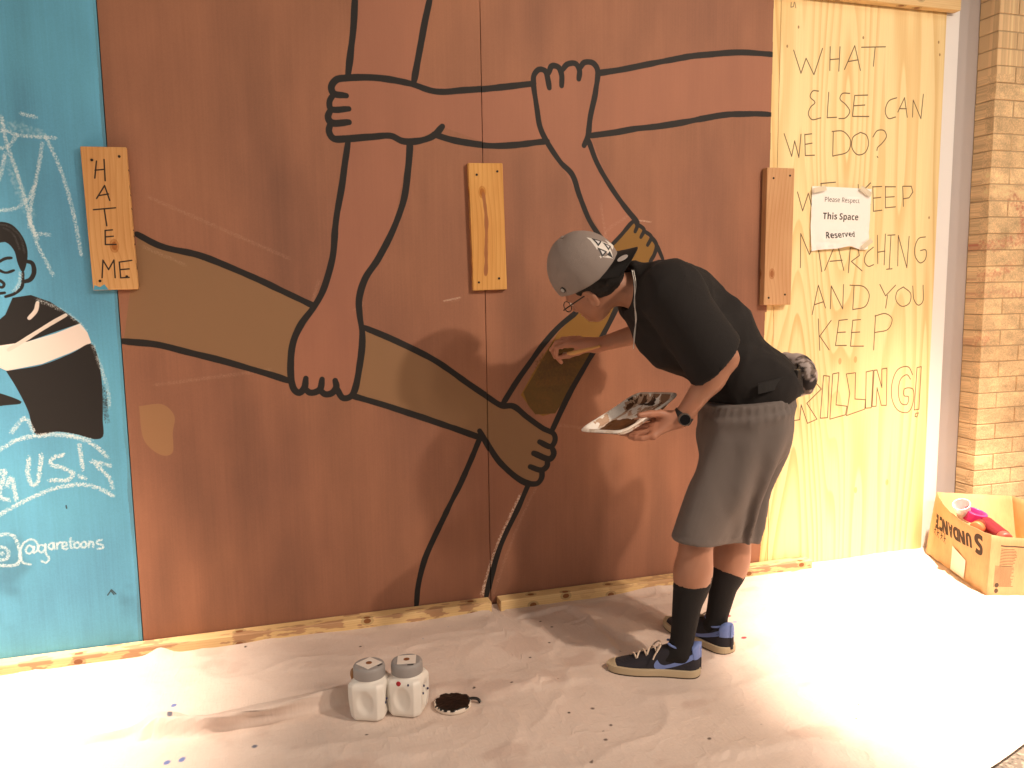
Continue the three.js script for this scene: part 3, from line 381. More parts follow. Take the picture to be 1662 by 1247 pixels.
{
  const x0 = -3.4, x1 = 3.3, nx = 520, nz = 190, g = new THREE.PlaneGeometry(1, 1, nx, nz), p = g.attributes.position, uv = g.attributes.uv;
  for (let i = 0; i < p.count; i++) {
    const u = uv.getX(i), v = 1 - uv.getY(i), x = mix(x0, x1, u), zb = (x < 1.33 ? .05 : .004) + .006 * noise(x * 8, 2) - (x < -.02 && x > -2.6 || x > .03 && x < 1.29 ? 0 : .04), z = mix(zb, frontEdge(x), v);
    let y = clothY(x, z), over = 0; for (const [l, h, w] of folds.slice(0, 2)) { const [d, sd] = seg(x, z, l); const tp = sstep(l[0][0], l[0][0] + .3, x) * sstep(l[l.length - 1][0], l[l.length - 1][0] - .25, x); over += tp * h * .75 * Math.exp(-((d / .022) ** 2)) * (sd > .004 ? Math.exp(-(((sd - .004) / .006) ** 2)) : 1); } const e = Math.max(0, 1 - (z - zb) / .05); y += e * e * (.006 + .03 * Math.pow(noise(x * 3.1 + 4, 7), 4));
    const bump = Math.exp(-(((x + 1.16) / .035) ** 2)); y += bump * e * .03;
    p.setXYZ(i, x, y, z + over); uv.setXY(i, u, 1 - v);
  }
  g.computeVertexNormals();
  const map = paint(2048, 512, x0, -1.7, x1, 0, (x, yy) => { const z = -yy, a = fbm(x * 2.4, z * 2.4, 0, 4) - .5, b = fbm(x * 9 + 4, z * 9, 0, 3) - .5, w = noise(x * 300, z * 300) - .5, k = 1 + .1 * a + .05 * b + .03 * w, s = sstep(.62, .74, fbm(x * 5 + 11, z * 6, 0, 4)) * .07; return [211 * k * (1 - s * .7), 193 * k * (1 - s), 181 * k * (1 - s * 1.1)]; });
  const spot = (list, r, c, a = .9) => { for (const [x, z] of list) out.push([x, z, r, c, a]); }, out = [];
  spot([[[-1.081,0.412],[-1.063,0.726],[-1.027,0.726]]][0], .007, '#5a6ca6'); spot([[[-1.074,0.549],[-0.847,0.731]]][0], .006, '#4c5268', .8); spot([[[-0.556,0.752],[-0.218,0.609],[-0.103,0.62],[-0.515,0.198],[-0.89,0.078]]][0], .0035, '#2b211c');
  spot([[[0.13,0.203],[0.154,0.259],[0.104,0.374],[0.009,0.835],[0.096,0.912],[0.009,0.484]]][0], .0035, '#2b211c'); spot([[[0.081,0.816],[0.053,0.976],[0.318,1.058],[-0.024,1.066]]][0], .005, '#463a33', .7); spot([[[0.8,0.373],[0.753,0.547]]][0], .008, '#c22f3c'); spot([[[0.794,0.426]]][0], .007, '#8a9ab8');
  for (let i = 0; i < 70; i++) out.push([mix(-1.6, 1.8, rnd()), mix(.1, 1.3, rnd()), .0007 + .0018 * rnd(), ['#2b211c', '#6b4a3a', '#5a6a9e', '#8c5a40'][i % 4], .4 + .5 * rnd()]);
  // wet spots are a skin of paint of their own: drawn into the cloth's colour
  const c = map.image, q = c.getContext('2d');
  const sx = 2048 / (x1 - x0);
  q.setTransform(1, 0, 0, 1, 0, 0);
  for (const [x, z, r, col, a] of out) { const zb = .05, fe = frontEdge(x), v = (z - zb) / (fe - zb), px_ = (x - x0) * sx, py_ = v * 512; q.globalAlpha = a; q.fillStyle = col; q.beginPath(); q.ellipse(px_, py_, r * sx * 1.15, r * 512 / 1.4, rnd() * .6, 0, 7); q.fill(); }
  q.globalAlpha = 1;
  const crk = paint(768, 768, 0, 0, 1, 1, (x, y) => { const r = (f, o) => Math.pow(1 - Math.abs(2 * fbm(x * f + o, y * f * 1.2 + o, 0, 3) - 1), 9), v = 110 + 70 * r(5, 3) + 50 * r(9, 40) + 30 * (noise(x * 190, y * 40) - .5) + 30 * (noise(x * 40, y * 190) - .5); return [v, v, v]; }); crk.colorSpace = THREE.NoColorSpace; crk.wrapS = crk.wrapT = THREE.MirroredRepeatWrapping; crk.repeat.set(9, 1.8);
  solo('drop_cloth', g, std({ map, bumpMap: crk, bumpScale: .004, roughness: .95, side: THREE.DoubleSide }), 'off-white canvas drop cloth with folds and paint spots along the boards', 'drop cloth');
}

// ---------------------------------------------------------------- paint jars
function octa(x, z, a, c) { const ax = Math.abs(x), az = Math.abs(z); return Math.max(ax - a, az - a, (ax + az) * .7071 - c); }
{
  const H = .112, f = (x, y, z) => {
    const t = y / H, a = .052 - .004 * sstep(.06, 0, y) , neck = Math.hypot(x, z) - .041;
    let d = smax(octa(x, z, a, a * 1.19), Math.abs(y - .047) - .047, .016); d = smin(d, Math.max(neck, Math.abs(y - .095) - .02), .012);
    for (const s of [-1, 1]) { d = smax(d, -ell(x, y, z, [s * .0555, .047, 0], [.0125, .032, .024]), .004); d = smax(d, -ell(x, y, z, [0, .047, s * .0555], [.024, .032, .0125]), .004); }
    return d;
  };
  const body = net(f, [-.06, -.006, -.06], [.06, .12, .06], .002), white = new THREE.MeshPhysicalMaterial({ color: rgb(240, 236, 228), roughness: .42, transmission: .12, thickness: 0 }), grey = std({ color: rgb(150, 146, 144), roughness: .5 });
  const lidG = new THREE.LatheGeometry([[0, .128], [.036, .128], [.041, .1265], [.0435, .123], [.0445, .117], [.0445, .1], [.042, .0995], [.042, .112]].map((q) => new THREE.Vector2(...q)), 48);
  const t = thing('paint_jar', 'white plastic paint jar with tan paint running down its shoulder, left of the pair', 'paint jar', [-.53, .004, .64], 'pair of paint jars on the drop cloth');
  part('jar_body', body, white, t);
  const lid = part('lid', lidG, grey, t), lbl = part('lid_label', new RoundedBoxGeometry(.052, .0012, .052, 1, .0005).translate(0, .1286, 0), std({ color: rgb(226, 216, 206), roughness: .6 }), lid);
  part('swatch', new THREE.CylinderGeometry(.0085, .0085, .001, 20).translate(0, .1294, 0), std({ color: rgb(128, 76, 40) }), lid);
  part('print', new THREE.BoxGeometry(.017, .0008, .004).translate(.012, .1285, .033), std({ color: 0x2a2420 }), lid);
  t.rotation.y = -.42; lid.rotation.y = 1.0; t.rotation.z = .01;
  const u = t.clone(); u.name = numbered('paint_jar'); u.position.set(-.424, .004, .652); u.rotation.y = -.5; scene.add(u);
  u.userData = { label: 'white plastic paint jar with a red paint spot below its lid, right of the pair', category: 'paint jar', group: 'pair of paint jars on the drop cloth' };
  u.children[1].rotation.y = .3; for (const o of [t, u]) o.scale.set(1.02, 1.19, 1.02);
  const drip = (o, a, y, r, h, m, hh = 0) => part('paint_run', net((x, yy, z) => { const c = [Math.cos(a) * r, y, Math.sin(a) * r]; return smin(ell(x, yy, z, c, [.011, .014, .011]), cap(x, yy, z, c, add(c, [Math.cos(a) * .004, -h, Math.sin(a) * .004]), .006, .004), .006); }, [-.08, .04, -.08], [.08, .14, .08], .002), m, o);
  drip(t, 3.0, .104, .043, .022, std({ color: rgb(138, 96, 52), roughness: .4 }));
  part('paint_spot', new THREE.SphereGeometry(.0075, 14, 10).scale(1, 1, .35).translate(-.008, .086, .0495), std({ color: rgb(170, 30, 44), roughness: .4 }), u);
  for (const [o, l] of [[t, [[.053, .05, .02], [.052, .045, .03], [.0525, .06, -.01]]], [u, [[.052, .055, .02], [.0525, .05, -.02], [.052, .07, .01], [.02, .086, .05]]]]) for (const q of l) part('paint_spot', new THREE.SphereGeometry(.003, 8, 6).translate(...q), std({ color: rgb(60, 60, 90) }), o);
}
{ // lid lying open, full of black paint
  const t = thing('paint_lid', 'round white lid smeared with black paint beside the jars', 'lid', [-.298, .005, .672]), black = std({ color: rgb(22, 18, 16), roughness: .32 });
  part('rim', new THREE.LatheGeometry([[0, 0], [.052, 0], [.054, .003], [.054, .011], [.052, .013], [.0495, .0125], [.049, .006], [0, .005]].map((q) => new THREE.Vector2(...q)), 56), std({ color: rgb(226, 214, 200), roughness: .5 }), t);
  const g = new THREE.CircleGeometry(.0535, 90).rotateX(-Math.PI / 2), p = g.attributes.position;
  const pg = new THREE.RingGeometry(0, 1, 96, 18).rotateX(-Math.PI / 2), pp = pg.attributes.position;
  for (let i = 0; i < pp.count; i++) { const x = pp.getX(i), z = pp.getZ(i), r = Math.hypot(x, z), a = Math.atan2(z, x), R = .0535 + .0075 * (fbm(Math.cos(a) * 4 + 4, Math.sin(a) * 4, 0, 3) * 2 - 1); pp.setXYZ(i, x * R, .0138 + .003 * (1 - r * r) + .0025 * (fbm(x * 5, z * 5 + 3, 0, 3) - .5) - (r > .96 ? .004 : 0), z * R); }
  pg.computeVertexNormals(); part('paint_film', pg, black, t);
  part('paint_drip', tube([[.045, .0135, .0], [.062, .014, .002], [.074, .012, .008], [.08, .004, .014]], .0045, 20), black, t);
}

// ---------------------------------------------------------------- carton
{
  const FL = [1.985, .02, .07], FC = [1.834,0.003,0.525], dir = unit([FC[0] - FL[0], 0, FC[2] - FL[2]]), per = [-dir[2] * -1, 0, -dir[0]];
  const side = per[0] > 0 ? per : per.map((c) => -c), Wd = .4, FR = add(FC, side, Wd), BL = add(FL, side, Wd); FC[1] = .006; FR[1] = .006; BL[1] = .02;
  const TL = add(add(FL, [.055, .262, 0]), dir, -.02), TC = add(add(FC, [0, .245, 0]), dir, .012), TR = add(add(FR, [.02, .245, 0]), dir, .0), TB = add(add(BL, [.02, .25, 0]), side, -.05);
  const t = thing('cardboard_carton', 'open cardboard carton standing upside down print and all by the brick pier', 'carton', [FC[0], 0, FC[2]]);
  t.userData.label = 'open cardboard carton with upside-down printing by the brick pier';
  const card = (x, y) => { const f = noise(x * 500, y * 30) - .5, b = fbm(x * 7, y * 7, 0, 4) - .5, q = Math.sin(x * 520) * .012; const k = 1 + .08 * f + .14 * b + q; return [204 * k, 166 * k, 120 * k]; };
  const print = (draw) => paint(1024, 512, 0, 0, 1, .5, card, (g) => { g.setTransform(1, 0, 0, 1, 0, 0); draw(g); });
  const ink = '#3a2c24';
  const frontMap = print((g) => { g.save(); g.translate(512, 256); g.rotate(Math.PI); g.fillStyle = ink; g.textAlign = 'left';
    g.save(); g.scale(1.0, 1.0); g.strokeStyle = ink; g.lineWidth = 12; g.lineJoin = 'round'; g.rotate(-.11); const put = (ch, x, y) => { g.fillText(ch, x, y); g.strokeText(ch, x, y); }; g.font = 'bold 225px sans-serif'; put('S', -440, 172); g.font = 'bold 150px sans-serif'; [...'UNDANCE'].forEach((ch, i) => put(ch, -296 + i * 104, 150)); g.restore();
    g.strokeStyle = ink; g.lineWidth = 7; for (let i = 0; i < 4; i++) { const x = 190 + i * 72, y = -25; g.beginPath(); g.arc(x, y + 38, 9, 0, 7); g.fill(); g.beginPath(); for (const q of [[-16, -40, 20, 20], [20, -38, -14, 10], [-24, 4, 24, -8], [0, 38, 2, 0]]) { g.moveTo(x + q[0], y + q[1]); g.lineTo(x + q[2], y + q[3]); } g.stroke(); }
    g.restore(); });
  const sideMap = print((g) => { g.fillStyle = ink; g.globalAlpha = .8; g.fillRect(90, 70, 600, 12); for (let i = 0; i < 12; i++) g.fillRect(96, 100 + i * 13, 120 + 30 * hash3(i, 2, 2), 5); for (let i = 0; i < 20; i++) g.fillRect(56, 250 + i * 9, 150 + 40 * hash3(i, 3, 2), 4); for (const y of [415, 462]) { g.beginPath(); g.arc(90, y, 20, 0, 7); g.fill(); } g.globalAlpha = 1; });
  const plain = paint(512, 256, 0, 0, 1, .5, card);
  const quad = (name, a, b, ta, tb, bulge, map) => {           // a corrugated panel from floor corners a, b to rim corners ta, tb, bowed outwards at the rim
    const n = 24, m = 10, th = .004, out = unit(cross([b[0] - a[0], 0, b[2] - a[2]], [0, 1, 0])), pos = [], uv = [], idx = [];
    for (let s = 0; s < 2; s++) for (let j = 0; j <= m; j++) for (let i = 0; i <= n; i++) {
      const u = i / n, v = j / m, p = lerp3(lerp3(a, b, u), lerp3(ta, tb, u), v), w = bulge * Math.sin(Math.PI * u) * v * (.4 + .6 * v) + .002 * Math.sin(u * 40 + v * 3), q = add(p, out, w - s * th); q[1] += v * (-.012 * Math.sin(Math.PI * u) + .004 * noise(u * 9, bulge * 50)); pos.push(...q); uv.push(u, v);
    }
    const N = (n + 1) * (m + 1), at_ = (s, i, j) => s * N + j * (n + 1) + i, Q = (A, B, C, D) => idx.push(A, B, C, A, C, D);
    for (let j = 0; j < m; j++) for (let i = 0; i < n; i++) { Q(at_(0, i, j), at_(0, i + 1, j), at_(0, i + 1, j + 1), at_(0, i, j + 1)); Q(at_(1, i, j), at_(1, i, j + 1), at_(1, i + 1, j + 1), at_(1, i + 1, j)); }
    for (let i = 0; i < n; i++) { Q(at_(0, i, m), at_(0, i + 1, m), at_(1, i + 1, m), at_(1, i, m)); Q(at_(0, i, 0), at_(1, i, 0), at_(1, i + 1, 0), at_(0, i + 1, 0)); }
    for (let j = 0; j < m; j++) { Q(at_(0, 0, j), at_(0, 0, j + 1), at_(1, 0, j + 1), at_(1, 0, j)); Q(at_(0, n, j), at_(1, n, j), at_(1, n, j + 1), at_(0, n, j + 1)); }
    const g = new THREE.BufferGeometry(); g.setAttribute('position', new THREE.Float32BufferAttribute(pos, 3)); g.setAttribute('uv', new THREE.Float32BufferAttribute(uv, 2)); g.setIndex(idx); const gg = g.toNonIndexed(); gg.computeVertexNormals(); g.computeVertexNormals();
    return part(name, g, std({ map, roughness: .85, side: THREE.DoubleSide }), t, true);
  };
  quad('side_panel', FL, FC, TL, TC, .035, frontMap); quad('side_panel', FC, FR, TC, TR, .02, sideMap); quad('side_panel', FR, BL, TR, TB, .05, plain); quad('side_panel', BL, FL, TB, TL, .05, plain);
  const bg = new THREE.BufferGeometry(); bg.setAttribute('position', new THREE.Float32BufferAttribute([FL, FC, FR, BL].flatMap((q) => [q[0], q[1] + .006, q[2]]), 3)); bg.setAttribute('uv', new THREE.Float32BufferAttribute([0, 0, 1, 0, 1, 1, 0, 1], 2)); bg.setIndex([0, 1, 2, 0, 2, 3]); bg.computeVertexNormals();
  part('base_panel', bg, std({ map: plain, side: THREE.DoubleSide }), t, true);
  // torn white sticker on the front panel
  const st = (u, v) => add(lerp3(lerp3(FL, FC, u), lerp3(TL, TC, u), v), unit(cross([FC[0] - FL[0], 0, FC[2] - FL[2]], [0, 1, 0])), .035 * Math.sin(Math.PI * u) * v * (.4 + .6 * v) + .004);
  const sg = new THREE.PlaneGeometry(1, 1, 10, 8), sp = sg.attributes.position; for (let i = 0; i < sp.count; i++) { const u = .46 + .22 * (sp.getX(i) + .5) + .02 * sp.getY(i), v = .03 + .4 * (sp.getY(i) + .5) * (1 - .2 * (sp.getX(i) + .5)); sp.setXYZ(i, ...st(u, v)); } sg.computeVertexNormals();
  part('torn_sticker', sg, std({ color: rgb(236, 226, 210), side: THREE.DoubleSide }), t, true);
  // things in the carton
  const inside = (u, v, y) => { const p = lerp3(lerp3(FL, FC, u), lerp3(BL, FR, u), v); p[1] = y; return p; };
  const tp = [1.967,0.259,0.33]; 
  { const o = thing('tape_roll', 'bright pink roll of tape inside the carton', 'tape roll', tp); const m = std({ color: rgb(206, 40, 108), roughness: .35 });
    const r = part('tape_winding', new THREE.LatheGeometry([[.026, -.02], [.042, -.02], [.0435, -.018], [.0435, .018], [.042, .02], [.026, .02], [.026, -.02]].map((q) => new THREE.Vector2(...q)), 40), m, o); part('core', new THREE.CylinderGeometry(.0262, .0262, .04, 32, 1, true), std({ color: rgb(120, 30, 70), side: THREE.DoubleSide }), o); o.rotation.set(.25, 0, -.12); }
  { const q = [1.938,0.269,0.3], o = thing('paper_cup', 'white tilted paper cup leaning beside the pink tape roll', 'cup', q); part('cup_wall', new THREE.CylinderGeometry(.032, .022, .09, 32, 1, true), std({ color: rgb(226, 220, 216), side: THREE.DoubleSide, roughness: .5 }), o); part('cup_base', new THREE.CircleGeometry(.0225, 24).rotateX(-Math.PI / 2).translate(0, -.04, 0), std({ color: rgb(222, 216, 210), side: THREE.DoubleSide }), o); part('cup_rim', new THREE.TorusGeometry(.032, .0018, 8, 40).rotateX(Math.PI / 2).translate(0, .045, 0), std({ color: rgb(238, 232, 226) }), o); o.rotation.set(.25, 0, .5); }
  const can = (name, label, q, c, c2, rot) => { const o = thing(name, label, 'spray can', q); part('can_body', new THREE.CylinderGeometry(.029, .029, .13, 28), std({ color: c, roughness: .4, metalness: .2 }), o); part('can_cap', new THREE.LatheGeometry([[.027, .065], [.027, .088], [.022, .096], [0, .097]].map((v) => new THREE.Vector2(...v)), 28), std({ color: c2, roughness: .45 }), o); o.rotation.set(...rot); };
  can('spray_can', 'orange-capped brown can lying in the carton', [1.966,0.229,0.37], rgb(110, 50, 40), rgb(200, 100, 60), [.5, .4, 1.25]);
  can('spray_can', 'dark red can lying nearest the carton corner', [1.949,0.233,0.44], rgb(120, 28, 42), rgb(150, 70, 60), [.3, 1.2, 1.4]);
}
{ // a dark blue bag behind the carton
  const q = [2.72, 0, .32], o = thing('fabric_bag', 'dark blue fabric bag behind the carton at the right edge', 'bag', q), m = std({ color: rgb(26, 32, 58), roughness: .9 });
  part('bag_body', net((x, y, z) => smax(ell(x, y, z, [0, .1, 0], [.24, .17, .17]) + .02 * (fbm(x * 14, y * 14, z * 14 + 2, 3) - .5), -y + .002, .02), [-.28, -.02, -.22], [.28, .3, .22], .012), m, o);
  part('strap', tube([[-.15, .22, .05], [-.1, .3, .06], [.05, .31, .05], [.14, .23, .04]], .011), m, o);
}
// ---------------------------------------------------------------- the painter
{
  const P = thing('person', 'person bending forward in grey cap, black shirt and grey shorts, painting the mural', 'person', [.52, 0, .63]);
  const skinM = new THREE.MeshPhysicalMaterial({ color: rgb(168, 119, 94), roughness: .55, sheen: .15, sheenRoughness: .6 });
  const add_ = (name, g, m, world = true, parent = P) => part(name, g, m, parent, world);
  // joints (left is the camera's side)
  const ankL = [.428, .085, .698], ankR = [.632, .085, .562], knL = [.492, .475, .685], knR = [.69, .46, .6], hipL = [.655, .83, .705], hipR = [.695, .83, .595];
  const pel = [.69, .89, .655], chest = [.485, 1.135, .54], neck0 = [.375, 1.2, .525];
  const shL = [0.383,1.187,0.7], elL = [0.514,0.999,0.785], wrL = [0.401,0.821,0.735], shR = [.45, 1.17, .375], elR = [0.58,1.075,0.3], wrR = [0.368,1.002,0.165];
  // head frame: f forward, u up, l towards the person's left
  const pitch = .45, yaw = 1.02, f = [-Math.cos(pitch) * Math.cos(yaw), -Math.sin(pitch), -Math.cos(pitch) * Math.sin(yaw)];
  let u = [0, 1, 0]; u = unit(add(u, f, -dot(u, f))); let l = cross(u, f); { const a = .62, u2 = add(u.map((c) => c * Math.cos(a)), l, Math.sin(a)); l = unit(cross(u2, f)); u = u2; }
  const ear = [0.197,1.178,0.52], HC = add(add(ear, l, -.068), [0, 0, 0]);
  const loc = (x, y, z) => { const q = [x - HC[0], y - HC[1], z - HC[2]]; return [dot(q, f), dot(q, u), dot(q, l)]; }, wor = (a, b, c) => add(add(add(HC, f, a), u, b), l, c);

  // ---- skin: one surface
  const skin = (x, y, z) => {
    let d = smin(cap(x, y, z, ankL, lerp3(ankL, knL, .62), .031, .049), cap(x, y, z, lerp3(ankL, knL, .6), knL, .05, .051), .03);
    d = smin(d, ell(x, y, z, add(lerp3(ankL, knL, .66), [.016, 0, 0]), [.042, .11, .046]), .03);
    d = smin(d, cap(x, y, z, knL, hipL, .053, .068), .03);
    let e = smin(cap(x, y, z, ankR, lerp3(ankR, knR, .62), .031, .049), cap(x, y, z, lerp3(ankR, knR, .6), knR, .05, .051), .03);
    e = smin(e, ell(x, y, z, add(lerp3(ankR, knR, .66), [.016, 0, 0.004]), [.042, .11, .046]), .03);
    e = smin(e, cap(x, y, z, knR, hipR, .053, .068), .03);
    d = Math.min(d, e);
    d = smin(d, cap(x, y, z, ankL, [.36, .035, .668], .03, .026), .02); d = smin(d, cap(x, y, z, ankR, [.608, .035, .48], .03, .026), .02);
    let t = cap(x, y, z, pel, chest, .095, .11); t = smin(t, cap(x, y, z, shL, shR, .06, .06), .06); t = smin(t, cap(x, y, z, chest, neck0, .09, .055), .05);
    t = smin(t, cap(x, y, z, neck0, wor(-.03, -.03, 0), .056, .05), .03);
    d = smin(d, t, .05);
    const fa = (s, el, w, m) => smin(smin(cap(x, y, z, s, el, .044, .037), cap(x, y, z, el, lerp3(el, w, .35), .0375, .0395), .02), cap(x, y, z, lerp3(el, w, .3), w, .0395, .0245), .02);
    d = smin(d, fa(shL, elL, wrL), .02); d = smin(d, fa(shR, elR, wrR), .02);
    return d;
  };
  const headF = (x, y, z) => {
    const [a, b, c] = loc(x, y, z), ac = Math.abs(c);
    let d = ell(a, b, c, [-.012, .045, 0], [.1, .088, .076]);
    d = smin(d, ell(a, b, c, [.035, -.02, 0], [.058, .078, .064]), .04);                  // face
    d = smin(d, cap(a, b, ac, [.0, -.045, .045], [.06, -.08, .012], .02, .02), .03);       // jaw
    d = smin(d, ell(a, b, ac, [.062, -.022, .032], [.02, .022, .022]), .02);              // cheek bones
    d = smin(d, cap(a, b, c, [.094, .012, 0], [.112, -.028, 0], .008, .012), .014);        // nose
    d = smin(d, ell(a, b, ac, [.104, -.032, .012], [.01, .007, .007]), .006);
    d = smin(d, cap(a, b, ac, [.088, .022, .012], [.078, .024, .045], .008, .008), .012);   // brow
    d = smax(d, -ell(a, b, ac, [.096, .004, .031], [.014, .011, .015]), .01);             // eye sockets
    d = smin(d, ell(a, b, c, [.096, -.056, 0], [.012, .006, .022]), .008); d = smin(d, ell(a, b, c, [.094, -.068, 0], [.012, .007, .018]), .008);
    d = smax(d, -ell(a, b, c, [.106, -.062, 0], [.012, .0016, .022]), .002);
    d = smin(d, ell(a, b, c, [.085, -.082, 0], [.018, .014, .02]), .012);
    const ea = a + .006, eb = b, ec = ac - .072;                                         // ears
    let er = ell(ea, eb, ec, [-.004, 0, .004], [.019, .032, .009]); er = smax(er, -ell(ea, eb, ec, [.002, 0, .013], [.012, .022, .008]), .004); er = smin(er, ell(ea, eb, ec, [-.004, -.024, .004], [.01, .011, .007]), .006);
    er = smin(er, cap(ea, eb, ec, [.012, .004, .004], [.012, -.008, .003], .005, .004), .004);
    d = smin(d, er, .006);
    return smin(d, cap(x, y, z, neck0, wor(-.03, -.03, 0), .056, .05), .03);
  };
  // hands: palm and finger chains [base, joint, joint, tip] with radii
  function hand(wr, kn, chains, thumb, k = .012) {             // wr wrist, kn four knuckles from index to little finger
    const mid = lerp3(kn[1], kn[2], .5), caps = [];
    return (x, y, z) => {
      let d = cap(x, y, z, wr, lerp3(wr, mid, .35), .024, .021);
      for (let i = 0; i < 4; i++) d = smin(d, cap(x, y, z, lerp3(wr, mid, .15), kn[i], .018, .0115 - .0008 * i), .014);
      d = smin(d, cap(x, y, z, kn[0], kn[3], .0105, .0095), .01);
      d = smin(d, cap(x, y, z, lerp3(wr, kn[0], .2), thumb[0], .019, .0125), .014);
      let fg = 9; chains.forEach((c, i) => { const r = .0095 - (i === 3 ? .0015 : i === 2 ? .0004 : 0); let q = cap(x, y, z, kn[i], c[0], r + .001, r); q = Math.min(q, cap(x, y, z, c[0], c[1], r, r * .9)); q = Math.min(q, cap(x, y, z, c[1], c[2], r * .9, r * .76)); for (const j of [c[0], c[1]]) q = smin(q, cap(x, y, z, j, j, r * 1.06, r), .003); fg = smin(fg, q, .0025); });
      d = smin(d, fg, .006);
      let th = smin(cap(x, y, z, thumb[0], thumb[1], .012, .0108), cap(x, y, z, thumb[1], thumb[2], .0108, .0078), .003);
      return smin(d, th, .007);
    };
  }
  // left hand: fingers under the tray, thumb over its rim
  const knL4 = [[0.343,0.822,0.69], [0.322,0.8,0.7], [0.311,0.785,0.715], [0.309,0.774,0.735]];
  const chL = [[[0.301,0.816,0.672], [0.276,0.802,0.66], [0.257,0.791,0.65]], [[0.279,0.791,0.68], [0.254,0.784,0.665], [0.236,0.779,0.652]], [[0.272,0.776,0.7], [0.251,0.775,0.685], [0.235,0.775,0.672]], [[0.278,0.767,0.725], [0.262,0.766,0.712], [0.25,0.768,0.7]]];
  const thL = [[0.34,0.836,0.72], [0.298,0.84,0.732], [0.265,0.839,0.735]];
  // right hand: closed round the brush handle, knuckles up
  const knR4 = [[0.271,1.007,0.125], [0.288,1.019,0.105], [0.313,1.024,0.085], [0.338,1.022,0.07]];
  const chR = [[[0.232,0.997,0.115], [0.237,0.964,0.095], [0.264,0.938,0.078]], [[0.245,1.012,0.085], [0.231,0.985,0.07], [0.247,0.956,0.06]], [[0.275,1.022,0.065], [0.253,1.001,0.05], [0.26,0.973,0.045]], [[0.309,1.024,0.05], [0.286,1.011,0.04], [0.282,0.988,0.038]]];
  const thR = [[0.31,0.979,0.13], [0.28,0.966,0.115], [0.256,0.959,0.1]];
  const hL = hand(wrL, knL4, chL, thL), hR = hand(wrR, knR4, chR, thR);
  const bodyG = net((x, y, z) => Math.min(skin(x, y, z)), [.1, 0, .08], [.92, 1.36, .93], .0105);
  const headB = add(HC, [.0, 0, 0]), headG = net(headF, add(headB, [-.19, -.17, -.16]), add(headB, [.17, .18, .16]), .0034);
  const box = (pts, r) => [[0, 1, 2].map((c) => Math.min(...pts.map((p) => p[c])) - r), [0, 1, 2].map((c) => Math.max(...pts.map((p) => p[c])) + r)];
  const bl = box([wrL, ...knL4, ...chL.flat(), ...thL], .028), br = box([wrR, ...knR4, ...chR.flat(), ...thR], .028);
  const handL = net((x, y, z) => smin(hL(x, y, z), cap(x, y, z, elL, wrL, .0425, .0252), .012), ...bl, .0028), handR = net((x, y, z) => smin(hR(x, y, z), cap(x, y, z, elR, wrR, .0425, .0252), .012), ...br, .0028);
  const skinG = mergeGeometries([bodyG, headG, handL, handR]);
  { const p = skinG.attributes.position, col = []; for (let i = 0; i < p.count; i++) { const x = p.getX(i), y = p.getY(i), z = p.getZ(i), k = .94 + .12 * fbm(x * 26, y * 26, z * 26 + 3, 3), r = .05 * (noise(x * 60, y * 60, z * 60 + 2) - .5); const hk = Math.min(Math.hypot(x - wrL[0] + .06, y - wrL[1], z - wrL[2]), Math.hypot(x - wrR[0] + .08, y - wrR[1], z - wrR[2])) < .11 ? .04 : 0; col.push(k + r + hk, k - hk * .4, k - r - hk * .4); } skinG.setAttribute('color', new THREE.Float32BufferAttribute(col, 3)); }
  skinM.vertexColors = true;
  add_('body', skinG, skinM);

  // ---- t-shirt
  const weave = paint(256, 256, 0, 0, 1, 1, (x, y) => { const s = 128 + 60 * Math.sin(x * 402) * Math.sin(y * 402) + 60 * (noise(x * 128, y * 128) - .5); return [s, s, s]; }); weave.colorSpace = THREE.NoColorSpace; weave.wrapS = weave.wrapT = THREE.RepeatWrapping;
  const w8 = weave.clone(); w8.repeat.set(8, 8);
  const shirtM = std({ color: rgb(27, 23, 22), roughness: .92, bumpMap: w8, bumpScale: .0008 });
  const slL = [0.477,0.973,0.78], slR = lerp3(shR, elR, .85), aL = unit([.74, -.66, .12]), aR = unit(add(slR, shR, -1)), tors = unit(add(chest, pel, -1));
  const shirt = (x, y, z) => {
    let d = cap(.675 + (x - .675) * (1 + .16 * sstep(1.02, .9, y)), y, z, add(pel, tors, -.05), chest, .136, .136);
    d = smin(d, ell(x, y, z, [.485, 1.045, .57], [.095, .1, .125]), .08);                     // loose front hanging down
    d = smin(d, ell(x, y, z, [.59, 1.1, .56], [.11, .08, .13]), .07);                     // back
    d = smin(d, cap(x, y, z, add(shL, [.015, .005, -.02]), add(shR, [.01, .0, .02]), .088, .088), .07);
    d = smin(d, cap(x, y, z, chest, add(neck0, [-.03, .005, -.012]), .125, .077), .05);
    const wr = .008 * Math.sin((x * 9 - y * 22 + z * 8)) * sstep(.8, .3, Math.abs(y - .98) * 5) + .007 * (fbm(x * 11, y * 11, z * 11 + 5, 3) - .5) * 2;
    d += wr - .009 * Math.pow(1 - Math.abs(2 * fbm(x * 5 + y * 3 + 2, y * 5 - x * 4, z * 6 + 3, 2) - 1), 6) - .006 * Math.pow(1 - Math.abs(2 * fbm(x * 11 - y * 7, y * 4 + x * 6 + 9, z * 9 + 1, 2) - 1), 5);
    // sleeves
    const ax = dot([x - slL[0], y - slL[1], z - slL[2]], aL), bx = dot([x - slR[0], y - slR[1], z - slR[2]], aR);
    let s1 = smax(cap(x, y, z, shL, add(slL, aL, .08), .086, .1), ax, .006), s2 = smax(cap(x, y, z, shR, add(slR, aR, .08), .08, .088), bx, .006);
    s2 = smax(s2, -Math.max(cap(x, y, z, lerp3(shR, slR, .8), add(slR, aR, .1), .064, .07), -bx - .03), .005);
    
    d = smin(d, s2, .045); d = smin(d, s1, .04);
